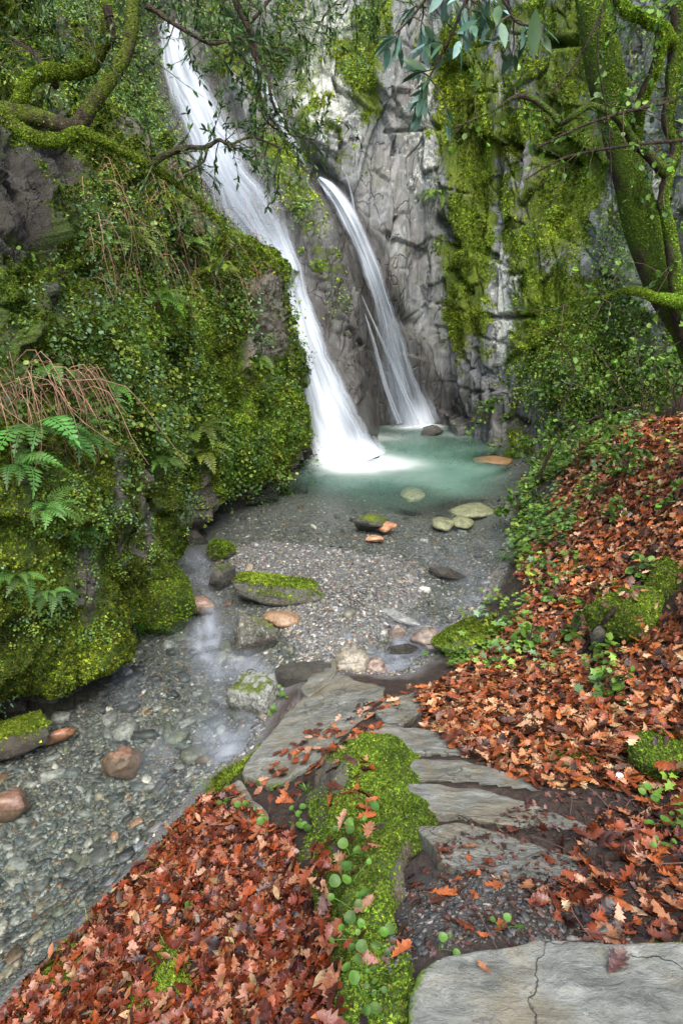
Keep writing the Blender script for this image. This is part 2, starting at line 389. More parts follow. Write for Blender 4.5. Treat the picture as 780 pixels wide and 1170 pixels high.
# ================= cliff wall
rows_py = [500, 400, 300, 200, 100, 0, -150, -320]
Ccol = [(-420, 500, [7.6, 7.8, 8.0, 8.3, 8.6, 9.2, 10.5, 13]), (-150, 500, [8.6, 8.8, 9.1, 9.4, 9.8, 10.6, 12, 14.5]),
        (0, 500, [9.2, 9.4, 9.7, 10.1, 10.6, 11.4, 12.8, 15]), (120, 500, [9.8, 10, 10.3, 10.7, 11.3, 12.1, 13.4, 15.6]),
        (205, 520, [10.1, 10.4, 10.8, 11.4, 12.1, 12.9, 14.0, 16]), (290, 530, [9.9, 10.3, 10.8, 11.4, 12.1, 12.7, 13.9, 16]),
        (370, 525, [9.75, 10.35, 10.9, 11.5, 12.0, 12.5, 13.7, 16]), (418, 506, [10.75, 10.95, 11.35, 11.8, 12.1, 12.4, 13.4, 16]),
        (483, 487, [12.05, 12.05, 12.1, 12.25, 12.35, 12.5, 13.1, 16]), (535, 497, [11.35, 11.4, 11.5, 11.65, 11.8, 12.0, 12.5, 15.5]),
        (600, 512, [10.4, 10.55, 10.75, 10.95, 11.15, 11.4, 11.9, 15]), (690, 505, [9.4, 9.55, 9.7, 9.85, 10, 10.2, 10.6, 13.6]),
        (800, 480, [8.0, 8.1, 8.25, 8.4, 8.6, 8.8, 9.3, 12.2]), (1000, 470, [6.0, 6.15, 6.3, 6.5, 6.7, 7.0, 7.6, 10.5]), (1400, 470, [3.6, 3.7, 3.85, 4.0, 4.2, 4.4, 5, 8])]
ctrl = []
for px, pb, Ys in Ccol:
    c = []
    for k, (py, Y) in enumerate(zip([pb] + rows_py[1:], Ys)):
        dx = 0 if k < 3 else (k - 2) * {True: -9, False: 0}[250 < px < 400]
        c.append(atY(px + dx, py, Y))
    low = c[0].copy(); low[2] = W - 1.0; c[0][2] = min(c[0][2], W + .35)
    top = c[-1] + np.array([0, 4., .6]); c = [low] + c + [top]
    ctrl.append(c)
ctrl = np.array(ctrl).swapaxes(0, 1)
P = surf(ctrl, 470, 820)
# even the columns out so the visible part is dense
nr_ = gnorm(P, np.array([0, 0, 2.]))
pq = proj(P); PX, PY = pq[..., 0], pq[..., 1]
dl, yl, hl = pathdist(PX, PY, LF); dr, yr, hr = pathdist(PX, PY, RF); dt, yt, ht = pathdist(PX, PY, TF)
wl = np.exp(-(np.clip(dl - hl * .8, 0, None) / 14) ** 2); wr = np.exp(-(np.clip(dr - hr, 0, None) / 11) ** 2); wt = np.exp(-(np.clip(dt - ht, 0, None) / 12) ** 2)
# slate blocks, upright cleavage, ledges
tilt = P @ np.array([[1, 0, .12], [0, 1, 0], [-.12, 0, 1]])
q1 = tilt * np.array([.85, .85, .42]) + fbm(P * .6, 2, 3)[..., None] * .3
a1, a2, av, at_ = worley(q1, 5, True)
q2 = tilt * np.array([2.6, 2.6, .95]) + fbm(P * 1.5, 2, 8)[..., None] * .25
b1, b2, bv, bt_ = worley(q2, 21, True)
big = (av - .5) * .5 + at_ * .42 - .05 * (1 - sstep(0, .05, a2 - a1))
sml = (bv - .5) * .13 + bt_ * .13 - .03 * (1 - sstep(0, .06, b2 - b1))
c1_, c2_, cv_, ct_ = worley(tilt * np.array([6., 6., 1.7]) + fbm(P * 3, 2, 18)[..., None] * .3, 25, True); sml = sml + (cv_ - .5) * .05 + ct_ * .05
led = np.abs(((P[..., 2] * .9 + .25 * P[..., 0] + fbm(P * .5, 2, 31) * .8) % 1.) - .5); led = -.06 * (1 - sstep(0, .04, led)) * (fbm(P * .9, 2, 33) > .05) * (PX < 640)
# upright plates with straight joints
def plates(kx, kz, s, wob):
    a = (P[..., 0] - P[..., 1] * .25 + .1 * P[..., 2]) * kx + fbm(P * .9, 3, s) * wob; ca = np.floor(a); fa = a - ca; oi = np.zeros_like(ca).astype(np.int64)
    b = P[..., 2] * kz + _h(ca.astype(np.int64), oi, oi, s) * 9 + (fa - .5) * (_h(ca.astype(np.int64), oi, oi + 3, s) - .5) * .9; cb = np.floor(b); fb = b - cb
    H = lambda k: _h(ca.astype(np.int64), cb.astype(np.int64), oi, s + k) - .5
    ed = np.minimum(np.minimum(fa, 1 - fa) / kx, np.minimum(fb, 1 - fb) / kz)
    return H(1) * 1.0 + (fa - .5) * H(2) * .9 + (fb - .5) * H(3) * .9, 1 - sstep(0, .022, ed)
pa, ea = plates(1.5, .55, 401, .35); pb, eb = plates(4.2, 1.15, 433, .6)
pc, ec = plates(9., 3.1, 477, .5)
plate = (pa * .4 - ea * .07 + (pb * .15 - eb * .05) + pc * .035 * (1 - face * .8 if 0 else 1))
soft = fbm(P * .7, 5, 40) * .22 + fbm(P * np.array([5, 5, 2.2]), 5, 50, .65) * .075
rgt = sstep(300, 380, PX)
rock = np.clip(1 - sstep(230, 330, PX) * 0 - sstep(260, 130, PX) * .8, .15, 1)
face = blob(PX, PY, [(462, 230, 38, 190, .75)])
disp = (big * (1 - .75 * rgt) + sml * (1 - face * .5) * (1 - .72 * rgt) + led * (1 - face) + plate * rgt * (1 - .6 * face)) * rock + soft * (1.3 - rock * .3) * (1 - face * .7) * (1 - .6 * rgt)
damp = 1 - .8 * np.maximum(np.maximum(wl, wr), wt)
disp = disp * damp
for dd, yy, ww in ((dl, yl, wl), (dr, yr, wr), (dt, yt, wt)):
    # the groove worn by the water lies just behind it
    tY = (yy + .16 - P[..., 1]) * ww
    P = P + (P - EYE) / (P[..., 1:2]) * tY[..., None]
P = P + nr_ * disp[..., None]
# overhanging crevices seen in the photo (px,py from - to, half height, depth)
pq = proj(P); PX, PY = pq[..., 0], pq[..., 1]
for x0, y0, x1, y1, hh, dep in [(560, 363, 608, 361, 3, .3), (575, 160, 590, 168, 5, .3), (608, 173, 660, 188, 4, .3), (625, 50, 662, 47, 4, .25), (500, 250, 520, 282, 5, .3), (517, 310, 535, 335, 4, .25), (490, 140, 500, 146, 3, .15), (440, 150, 497, 147, 1.6, .12),
                              (571, 170, 562, 350, 3.5, .16), (545, 490, 543, 400, 3, .15), (505, 320, 512, 440, 2.5, .12), (452, 250, 443, 370, 2, .12), (580, 480, 600, 484, 4, .2), (450, 350, 470, 372, 7, .2)]:
    d, _, _ = pathdist(PX, PY, [(x0, y0, 0, 0), (x1, y1, 0, 0)])
    P = P - nr_ * (dep * np.exp(-(d / hh) ** 2))[..., None]
mnoise = fbm(P * 1.1, 4, 60)
moss = .38 + blob(PX, PY, [(630, 260, 80, 200, .12), (345, 330, 18, 110, .22), (620, 250, 80, 260, .36), (535, 230, 25, 130, .25), (430, 70, 20, 95, .45), (520, 90, 30, 120, .3), (90, 60, 150, 130, .25), (335, 330, 16, 60, .22), (318, 190, 30, 90, .3), (462, 240, 34, 190, -.6), (360, 60, 60, 90, -.12),
        (405, 440, 45, 70, -.5), (440, 330, 40, 120, -.45), (725, 200, 26, 130, -.35), (590, 470, 45, 40, -.45), (500, 430, 40, 80, -.3), (372, 400, 16, 60, .05), (575, 400, 60, 60, .1), (567, 330, 8, 130, -.5), (518, 400, 14, 90, .25)]) + mnoise * .5
lich = blob(PX, PY, [(365, 80, 60, 100, .8), (500, 60, 25, 130, .5), (475, 180, 30, 90, .35), (575, 330, 12, 170, .7), (605, 330, 30, 40, .5), (725, 230, 34, 150, .8), (640, 150, 60, 200, .3), (590, 350, 30, 40, .3), (740, 400, 40, 60, .5)]) + .15
wet = np.clip(blob(PX, PY, [(375, 420, 36, 100, 1.2), (430, 430, 50, 90, .8), (395, 290, 26, 70, .6), (350, 250, 30, 60, .6), (530, 470, 70, 40, .5), (500, 440, 50, 60, .3), (590, 480, 60, 40, .45)]) + wl * .9 + wr * .8 + wt * .8, 0, 1)
moss = moss - .5 * np.maximum(wl, wr) - .1 * wt
cliffP = P
def cols3(a, b, c): return np.stack([a.ravel(), b.ravel(), c.ravel()], -1)
cliff = mk('cliff', P.reshape(-1, 3), gridF(*P.shape[:2]), MR, cols={'mask': cols3(moss, lich, wet)}, smooth=False)
meta(cliff, 'tall slate cliff with moss, pale lichen and dark cracks behind the pool', 'cliff', kind='structure')
cliffM = moss + .5 * (fbm(P * 5, 3, 70)) 

# ================= left bank
B = [
 [(-520, 1250, 0), (-520, 1000, 1.9), (-520, 750, 2.0), (-520, 500, 2.2), (-520, 250, 2.5), (-520, 0, 3.0), (-520, -250, 4.0), (-520, -500, 6)],
 [(-260, 980, 0), (-260, 800, 2.5), (-260, 600, 2.7), (-260, 400, 3.0), (-260, 200, 3.4), (-260, 0, 4.1), (-260, -200, 5.2), (-300, -400, 7)],
 [(-110, 905, 0), (-110, 760, 2.95), (-110, 590, 3.1), (-110, 430, 3.4), (-110, 250, 3.8), (-110, 90, 4.5), (-110, -60, 6.0), (-110, -250, 8)],
 [(0, 850, 0), (0, 720, 3.3), (0, 580, 3.5), (0, 440, 3.85), (0, 290, 4.3), (0, 150, 5.0), (0, 30, 6.8), (0, -60, 9)],
 [(92, 806, 0), (94, 700, 3.75), (95, 590, 4.0), (95, 460, 4.55), (95, 320, 5.3), (95, 200, 6.1), (95, 110, 7.6), (95, 90, 10)],
 [(160, 725, 0), (165, 640, 4.75), (172, 550, 5.1), (176, 440, 5.8), (176, 330, 6.6), (172, 225, 7.4), (167, 155, 8.6), (167, 160, 10.2)],
 [(214, 627, 0), (214, 565, 6.45), (212, 480, 6.75), (212, 400, 7.2), (210, 320, 7.7), (208, 245, 8.3), (211, 200, 9.1), (216, 215, 10.4)],
 [(257, 583, 0), (258, 530, 7.5), (258, 470, 7.7), (256, 400, 8.0), (252, 335, 8.35), (252, 285, 8.8), (256, 248, 9.3), (262, 268, 10.4)],
 [(305, 560, 0), (307, 510, 8.35), (308, 450, 8.5), (308, 390, 8.7), (306, 335, 8.85), (300, 292, 9.05), (294, 266, 9.5), (298, 290, 10.5)],
 [(344, 541, 0), (338, 500, 9.0), (330, 450, 9.1), (322, 395, 9.2), (318, 345, 9.3), (316, 305, 9.4), (312, 286, 9.7), (312, 310, 10.6)],
 [(362, 529, 0), (352, 495, 9.8), (342, 450, 9.9), (332, 395, 10.0), (324, 345, 10.0), (319, 305, 10.1), (314, 292, 10.2), (314, 320, 10.9)]]
ctrl = []
for c in B:
    w0 = atZ(c[0][0], c[0][1], W); pts = [w0 + np.array([-.1, .15, -.7]), w0 + np.array([0, 0, -.02])] + [atY(*q) for q in c[1:]]
    ctrl.append(pts)
ctrl = np.array(ctrl).swapaxes(0, 1)
P = surf(ctrl, 430, 560)
nb = gnorm(P, np.array([3, 2., 1.]))
rib = fbm(P * np.array([1.6, 1.6, .5]), 3, 90)
w1, w2, wv, wt_ = worley(P * np.array([1.5, 1.1, .9]) + fbm(P * 1.2, 3, 79)[..., None] * .4, 77, True)
v1, v2, vv, vt_ = worley(P * np.array([4.5, 3.6, 2.2]) + fbm(P * 3.2, 3, 80)[..., None] * .4, 78, True)
edge0 = sstep(0, .12, np.linspace(0, 1, P.shape[0]))[:, None]
disp = (rib * .24 + (wv - .5) * .16 + wt_ * .2 + (vv - .5) * .07 + vt_ * .09 + fbm(P * 2.6, 6, 95, .62) * .16) * (.35 + .65 * edge0)
P = P + nb * disp[..., None]
# undercut just above the water
uc = np.exp(-((P[..., 2] - (W + .06)) / .09) ** 2); P = P - nb * (uc * .16)[..., None]
pq = proj(P); PX, PY = pq[..., 0], pq[..., 1]
# the dark upright rock edge beside the left fall and bare seams
mossB = .66 + fbm(P * 1.3, 4, 98) * .3 + blob(PX, PY, [(308, 350, 14, 60, -.5), (97, 670, 13, 55, -.75), (232, 570, 10, 45, -.8), (170, 600, 5, 60, -.5), (136, 560, 5, 60, -.4), (10, 220, 50, 60, -.42), (285, 380, 8, 70, -.3), (200, 220, 60, 60, -.2), (10, 270, 40, 100, -.1), (325, 480, 12, 40, -.1), (270, 500, 70, 45, .4), (110, 760, 70, 60, .3), (30, 740, 60, 80, .3), (215, 370, 60, 50, .3), (290, 290, 30, 25, .4)])
mossB = mossB - .6 * np.exp(-((P[..., 2] - W) / .12) ** 2) - .75 * np.exp(-((P[..., 2] - W) / .42) ** 2) * blob(PX, PY, [(225, 600, 45, 60, 1), (350, 520, 20, 60, .8)])
wetB = np.clip(.9 * np.exp(-((P[..., 2] - W) / .2) ** 2) + blob(PX, PY, [(20, 240, 90, 110, 1.2), (340, 500, 20, 60, .8)]), 0, 1)
bankP, bankN, bankM = P, gnorm(P, np.array([3, 2., 1.])), mossB
bank = mk('hillside', P.reshape(-1, 3), gridF(*P.shape[:2]), MB, cols={'mask': cols3(mossB, np.full(P.shape[:2], .1), wetB)}, smooth=True)
meta(bank, 'steep mossy rock bank on the left rising from the stream to the waterfall', 'bank', kind='structure')

# ================= ground (stream bed, shingle, leaf banks, path)
G = [(470, 560, -1.75), (520, 540, -1.7), (430, 560, -1.65), (480, 520, -1.75), (400, 545, -1.7), (560, 560, -1.5), (540, 590, -1.42), (420, 590, -1.38), (360, 575, -1.36), (490, 600, -1.33), (490, 488, -1.7), (600, 505, -1.6), (440, 497, -1.7), (380, 520, -1.7), (345, 545, -1.5),
 (330, 612, -1.19), (290, 590, -1.24), (400, 640, -1.12), (350, 655, -1.1), (450, 680, -1.11), (500, 640, -1.18), (520, 690, -1.18), (400, 700, -1.09), (440, 720, -1.14), (300, 640, -1.11), (262, 622, -1.17), (540, 620, -1.25), (330, 700, -1.12), (380, 740, -1.11), (350, 720, -1.12),
 (215, 620, -1.24), (210, 655, -1.25), (228, 690, -1.24), (250, 750, -1.28), (325, 765, -1.2), (270, 790, -1.27), (200, 800, -1.23), (140, 790, -1.22), (240, 850, -1.28), (100, 850, -1.26), (60, 900, -1.25), (150, 900, -1.27), (30, 1000, -1.28), (100, 980, -1.28), (0, 1080, -1.28), (180, 920, -1.24), (-100, 950, -1.25), (-120, 1100, -1.3),
 (480, 735, -1.25), (535, 690, -1.2), (440, 760, -1.22), (405, 752, -1.15),
 (577, 640, -1.13), (560, 682, -1.12), (527, 712, -1.12), (500, 747, -1.08), (470, 780, -1.0), (592, 600, -1.1), (600, 560, -1.12), (612, 530, -1.1), (620, 515, -1.1),
 (780, 600, -.07), (780, 500, .22), (780, 700, -.3), (780, 800, -.42), (780, 900, -.44), (700, 900, -.43), (780, 1000, -.22), (790, 1100, -.07), (640, 960, -.3), (700, 520, -.15), (650, 520, -.55), (620, 560, -.72), (700, 600, -.33), (660, 650, -.6), (605, 650, -.9), (700, 700, -.52), (620, 760, -.82), (560, 740, -.97), (540, 800, -.8), (620, 820, -.66), (700, 800, -.52), (520, 765, -.98), (600, 870, -.53), (670, 880, -.46),
 (900, 800, -.1), (900, 600, .3), (1000, 1000, 0.05), (900, 500, .6), (1100, 700, .5), (860, 440, .5), (780, 460, .3),
 (620, 1120, -.07), (500, 1050, -.12), (450, 1110, -.08), (560, 1000, -.2), (650, 1040, -.13), (570, 940, -.36), (520, 885, -.52), (480, 850, -.64), (450, 825, -.74), (420, 800, -.82), (350, 830, -.95), (300, 878, -1.0), (380, 785, -.98), (345, 870, -.9), (322, 800, -1.08), (700, 1050, -.12), (720, 980, -.25),
 (415, 900, -.62), (400, 980, -.5), (410, 1060, -.32), (430, 1160, -.16), (365, 960, -.78), (380, 1040, -.58), (350, 910, -.88), (330, 960, -.85), (330, 1060, -.68), (350, 1150, -.5), (260, 935, -1.0), (215, 912, -1.13), (140, 1008, -1.13), (30, 1115, -1.14), (245, 880, -1.14), (285, 858, -1.14), (200, 1050, -.93), (260, 1000, -.88), (150, 1140, -.85), (250, 1140, -.66), (80, 1165, -1.0), (200, 1300, -.6), (400, 1300, -.12), (600, 1300, -.05), (50, 1300, -.85), (800, 1300, -.05), (-100, 1250, -1.15)]
Gp = np.array([atZ(*g) for g in G])
far = [(0, -1, .0), (2, -1, .3), (-2, -1, -.8), (4, 0, .8), (-4, 0, -1.2), (8, 4, 3.5), (-8, 4, -1.3), (-3, 8, -1.4), (0, 14, -1.6), (6, 9, .8), (8, 14, 1), (-8, 14, -1.6), (4, 3, .9), (0, 0, 0), (.7, .3, 0), (1.6, .8, .02), (-1.2, .6, -.8), (6, -1, 1.8)]
Gp = np.concatenate([Gp, np.array(far, float)])
xy = Gp[:, :2]; zc = Gp[:, 2]; nG = len(xy)
def _U(r2): return np.where(r2 > 1e-12, .5 * r2 * np.log(r2 + 1e-12), 0)
r2 = ((xy[:, None] - xy[None]) ** 2).sum(-1)
A_ = np.zeros((nG + 3, nG + 3)); A_[:nG, :nG] = _U(r2) + np.eye(nG) * .02; A_[:nG, nG] = 1; A_[:nG, nG + 1:] = xy; A_[nG, :nG] = 1; A_[nG + 1:, :nG] = xy.T
wG = np.linalg.solve(A_, np.concatenate([zc, np.zeros(3)]))
def gz(x, y, detail=True):
    x = np.asarray(x, float); y = np.asarray(y, float); sh = x.shape; p = np.stack([x.ravel(), y.ravel()], -1)
    z = np.empty(len(p))
    for i in range(0, len(p), 40000):
        q = p[i:i + 40000]; d = ((q[:, None] - xy[None]) ** 2).sum(-1)
        z[i:i + 40000] = _U(d) @ wG[:nG] + wG[nG] + q @ wG[nG + 1:]
    if detail:
        q = np.stack([p[:, 0], p[:, 1], np.zeros(len(p))], -1)
        under = sstep(W + .25, W - .02, z)
        z = z + fbm(q * 2.2, 4, 7) * (.05 * (1 - under) + .016 * under) + fbm(q * 13, 3, 12) * (.012 - .006 * under)
    return z.reshape(sh)
SLABS = []
def slab_(*a, **k): SLABS.append((a, k))
slab_('stone_step', 'big flat grey slab nearest the viewer at the top of the steps', [(474, 1112, 0), (505, 1092, 0), (560, 1086, 0), (640, 1079, 0), (720, 1080, 0), (790, 1077, 0), (870, 1090, 0), (880, 1330, 0), (620, 1350, 0), (470, 1330, 0), (466, 1180, 0)], .12, 3, .45, .006)
slab_('stone_step', 'tilted greenish slab bordering the muddy tread above the leaves', [(474, 944, -.3), (520, 941, -.31), (580, 956, -.3), (640, 972, -.28), (690, 990, -.26), (672, 1006, -.23), (610, 1012, -.2), (545, 1004, -.2), (500, 980, -.24)], .1, 7, .0, .006, dirt=.1)
slab_('stone_step', 'long narrow slab with a straight lip, third from the bottom of the steps', [(458, 896, -.41), (500, 896, -.42), (560, 904, -.42), (620, 922, -.4), (674, 944, -.37), (650, 955, -.34), (584, 940, -.35), (524, 927, -.36), (472, 925, -.37)], .1, 11, .0, .007, dirt=.05)
slab_('stone_step', 'narrow slab splitting into layers, second from the bottom of the steps', [(446, 868, -.52), (500, 867, -.54), (560, 876, -.53), (628, 901, -.49), (604, 910, -.47), (552, 897, -.48), (500, 889, -.48), (458, 888, -.48)], .1, 15, .0, .007)
slab_('stone_step', 'pale broken-edged slab at the bottom of the steps', [(418, 832, -.66), (436, 828, -.67), (480, 832, -.66), (520, 842, -.64), (556, 858, -.61), (536, 866, -.6), (490, 860, -.61), (446, 860, -.6), (424, 848, -.63)], .1, 19, .0, .008)
slab_('stone_slab', 'dark damp flat stone between the last step and the leaves', [(428, 812, -.76), (446, 796, -.8), (482, 788, -.79), (490, 800, -.76), (470, 824, -.71), (440, 830, -.71)], .1, 23, .0, .004, dirt=.3)
slab_('stone_slab', 'broad grey terrace slab beside the stream', [(272, 884, -.98), (300, 846, -1.02), (336, 806, -1.06), (362, 778, -1.08), (384, 768, -1.05), (440, 784, -.95), (436, 800, -.9), (404, 830, -.88), (360, 870, -.88), (310, 900, -.92)], .16, 27, .4, .008, dirt=.08)
slab_('stone_block', 'squared dark stone block sunk in leaves below the terrace slab', [(258, 900, -.95), (274, 892, -.96), (306, 930, -.88), (300, 948, -.86), (284, 940, -.88)], .14, 31, .3, .005, dirt=.1)
slab_('stone_slab', 'pale angular slab tipping into the water behind the terrace', [(342, 786, -1.06), (362, 764, -1.08), (384, 762, -1.06), (378, 780, -1.02), (352, 796, -1.02)], .12, 35, .0, .006)
t = np.linspace(0, 1, 560)[:, None]; yy = -1 + 16 * t ** 1.75
u = np.linspace(-1, 1, 470)[None, :]; xx = u * (1.7 + 8.3 * t ** 1.3) * (1 + .25 * u * u)
xx, yy = np.broadcast_arrays(xx, yy)
zz = gz(xx, yy)
for a, k in SLABS:   # soil lies a little below the top of every slab
    O = np.array([atZ(*q) for q in a[2]]); c_ = O.mean(0); X_ = np.c_[O[:, :2] - c_[:2], np.ones(len(O))]; co = np.linalg.lstsq(X_, O[:, 2], rcond=None)[0]
    O2 = c_ + (O - c_) * 1.0; m_ = inpoly(xx, yy, [(p[0], p[1]) for p in O2]); pl = (xx - c_[0]) * co[0] + (yy - c_[1]) * co[1] + co[2]
    near = inpoly(xx, yy, [(p[0], p[1]) for p in c_ + (O - c_) * 1.12])
    zz = np.where(m_, np.minimum(zz, pl - .06), np.where(near, np.minimum(zz, pl - .03), zz))
P = np.stack([xx, yy, zz], -1)
pq = proj(P); PX, PY = pq[..., 0], pq[..., 1]
gravel = sstep(W + .1, W + .02, P[..., 2])
gravel = np.maximum(gravel, blob(PX, PY, [(510, 1030, 60, 45, .5)]))
mossG = .1 + fbm(P * 2.5, 3, 9) * .2 + .5 * np.exp(-((P[..., 2] - (W + .08)) / .05) ** 2) * (PX < 300) + blob(PX, PY, [(530, 730, 40, 35, .6), (385, 1000, 22, 130, .6), (720, 690, 60, 30, .5), (750, 860, 50, 22, .7), (580, 860, 40, 12, .5), (195, 1110, 28, 55, .9), (150, 1140, 34, 26, .8), (80, 1095, 26, 34, .7), (262, 1075, 20, 16, .8), (60, 1130, 40, 40, .6), (700, 500, 90, 40, .3), (660, 870, 40, 20, .5), (690, 760, 14, 40, .4)])
mossG = mossG - .8 * sstep(W + .03, W, P[..., 2])
sed = blob(PX, PY, [(480, 560, 110, 45, 1.)])
ground = mk('ground', P.reshape(-1, 3), gridF(*P.shape[:2]), MG, cols={'mask': cols3(mossG, gravel, sed)}, smooth=True)
meta(ground, 'stream bed, shingle beach and soil banks of the ravine floor', 'ground', kind='structure')
groundP = P

# far forest floor reaching past the ravine, so no edge of the world shows from the side
o = np.array([[-60, -60, -2.2], [60, -60, -2.2], [60, 90, -2.2], [-60, 90, -2.2]], float)
far_ground = mk('terrain', o, np.array([[0, 1, 2, 3]]), MG, cols={'mask': np.array([.7, 0, 0])})
meta(far_ground, 'forest floor beyond the ravine', 'ground', kind='structure')

# ================= water sheet
def shade_noise(x, y, f, s): return fbm(np.stack([x * f, y * f, 0 * x], -1), 3, s)
t = np.linspace(0, 1, 420)[:, None]; yy = .6 + 12.2 * t ** 1.5
u = np.linspace(-1, 1, 300)[None, :]; xx = u * (2.6 + 3. * t); xx, yy = np.broadcast_arrays(xx, yy)
P = np.stack([xx, yy, np.full_like(xx, W)], -1)
pq = proj(P); PX, PY = pq[..., 0], pq[..., 1]
P[..., 2] += .012 * fbm(P * 1.4, 3, 3) + blob(PX, PY, [(405, 532, 45, 10, .06), (485, 488, 25, 5, .04)])
# a small drop where the stream runs between the stones
depth = W - gz(xx, yy, False)
ns = shade_noise(xx, yy, 1.3, 44)
milk = np.clip(sstep(.08, .5, depth) * (.62 - .3 * sstep(530, 495, PY)) * (1 - .35 * sstep(520, 590, PX)) + ns * .1 * sstep(.1, .3, depth), 0, .9)
milk = np.clip(milk - .55 * blob(PX, PY, [(540, 580, 34, 9, .6), (505, 595, 30, 9, .6), (470, 562, 30, 8, .45), (563, 524, 36, 6, .5), (528, 594, 30, 8, .5)]) + fbm(np.stack([xx * 1.1, yy * .7, 0 * xx], -1), 3, 61) * .12 * (milk > .05), 0, 1)
foam = blob(PX, PY, [(404, 529, 36, 10, 1.3), (436, 531, 38, 6, .6), (478, 488, 22, 3, 1.), (520, 497, 30, 3, .1), (430, 500, 40, 5, .15), (480, 545, 40, 8, .08)])
foam = np.clip(foam * (1 + .55 * shade_noise(xx, yy, 3, 55)), 0, 1)
glide = blob(PX, PY, [(236, 700, 18, 38, .8), (215, 640, 18, 14, .7), (250, 745, 30, 35, .75), (285, 790, 25, 30, .5), (255, 850, 40, 30, .6), (440, 758, 26, 20, .7), (470, 735, 35, 22, .6), (540, 690, 30, 26, .55), (330, 775, 25, 10, .5), (150, 790, 50, 25, .12), (520, 650, 60, 40, .15), (190, 870, 50, 30, .12)])
glide = np.clip(glide * (.75 + 1.3 * fbm(np.stack([xx * 9 + yy * 2, yy * 2.2, 0 * xx], -1), 3, 66)), 0, 1)
water = mk('water', P.reshape(-1, 3), gridF(*P.shape[:2]), MWA, cols={'mask': cols3(milk, foam, glide)}, smooth=True)
meta(water, 'clear shallow stream widening into a turquoise pool under the falls', 'water', kind='structure')

# ================= waterfalls
def fall(name, path, mat, label, bulge=.12, solid=None, parent=None, off=0., op=None, group=None, nu=40, nv=160):
    C = np.array(path, float); c = cr(C, nv); c[:, 3] *= 1 + .22 * fbm(np.stack([c[:, 1] * .035, c[:, 0] * 0, c[:, 0] * 0], -1), 3, 9); T = np.gradient(c[:, :2], axis=0); T /= np.linalg.norm(T, axis=1, keepdims=True)
    Np = np.stack([T[:, 1], -T[:, 0]], -1); Np *= np.sign(Np[:, :1]) * 1
    u = np.linspace(-1, 1, nu)
    cen = atY(c[:, 0], c[:, 1], c[:, 2]); L = np.concatenate([[0], np.cumsum(np.linalg.norm(np.diff(cen, axis=0), axis=1))])
    shell = []; uvs = []; ms = []
    for side in (1, -1):
        px = c[:, 0:1] + Np[:, 0:1] * c[:, 3:4] * u; py = c[:, 1:2] + Np[:, 1:2] * c[:, 3:4] * u
        Y = c[:, 2:3] - off - (bulge * side * .5 + .0) * (1 - u ** 2)[None] * np.clip(c[:, 3:4] / 25, .2, 1)
        Q = atY(px, py, Y)
        Q[..., 1] += fbm(np.stack([u[None] * 2.5 + 0 * px, L[:, None] * .5 + 0 * px, 0 * px], -1), 3, 5) * .05
        shell.append(Q.reshape(-1, 3)); uvs.append(np.stack([(u[None] * .5 + .5) + 0 * px, L[:, None] + 0 * px + (3.7 if side < 0 else 0)], -1).reshape(-1, 2))
        s = np.zeros(px.shape) if solid is None else solid(px, py); o_ = np.ones(px.shape) if op is None else op(px, py)
        ms.append(np.stack([s, o_, 0 * s], -1).reshape(-1, 3))
    F = gridF(nv, nu); F = np.concatenate([F, F[:, ::-1] + nv * nu])
    V = np.concatenate(shell); kw = dict(uv=np.concatenate(uvs), cols={'mask': np.concatenate(ms)}, smooth=True)
    if parent is not None: return mk(name, V, F, mat, parent=parent, **kw)
    o = mk(name, V, F, mat, loc=atY(path[-1][0], path[-1][1], path[-1][2]), **kw); meta(o, label, 'waterfall', group); return o
MF1 = m_fall('falling_water', .92, 24., (.42, .84)); MF2 = m_fall('falling_veil', .5, 30., (.42, .95)); MF3 = m_fall('falling_thread', .5, 8., (.35, .8))
so = lambda px, py: np.clip(blob(px, py, [(345, 390, 20, 50, 1.), (375, 470, 20, 50, .9), (400, 525, 45, 22, 1.4), (198, 60, 14, 50, .5), (245, 170, 30, 60, .35), (325, 310, 14, 40, .7), (225, 110, 14, 40, .4)]), 0, 1)
w0 = fall('waterfall', LF, MF1, 'wide white waterfall sliding down the rock on the left', .2, so)
fall('spray', [(x + 4, y, Y, w * 1.25) for x, y, Y, w in LF[3:]], MF2, '', .3, None, parent=w0, off=.1)
so2 = lambda px, py: np.clip(blob(px, py, [(372, 212, 14, 14, .9), (395, 240, 14, 30, .6), (420, 300, 12, 40, .35), (480, 480, 14, 18, 1.)]), 0, 1)
w1_ = fall('waterfall', RF, MF1, 'narrow white waterfall arching down the cliff on the right', .16, so2)
fall('veil', [(378, 232, 11.8, 3), (396, 285, 11.75, 12), (412, 335, 11.8, 20), (430, 390, 11.85, 26), (450, 440, 11.9, 28), (470, 485, 12.0, 28)], MF2, '', .12, None, parent=w1_)
for k, (pp) in enumerate([[(400, 318), (414, 352), (428, 395), (440, 440), (456, 484)], [(405, 320), (425, 365), (445, 410), (462, 450), (478, 486)], [(392, 190), (402, 225), (406, 262), (409, 290)]]):
    fall('thread', [(x, y, 11.5 + .06 * i, [.3, 1.6, 2.4, 3.2, 3.6][i]) for i, (x, y) in enumerate(pp)], MF3, '', .02, lambda a, b: 0 * a + .3, parent=w1_, nu=8, nv=60)
fall('waterfall', TF, MF1, 'thin upper cascade glimpsed through leaves above the narrow waterfall', .08, lambda a, b: 0 * a + .25)
SOL = []
def quads2tris(F): F = np.asarray(F); return F if F.shape[1] == 3 else np.concatenate([F[:, [0, 1, 2]], F[:, [0, 2, 3]]])
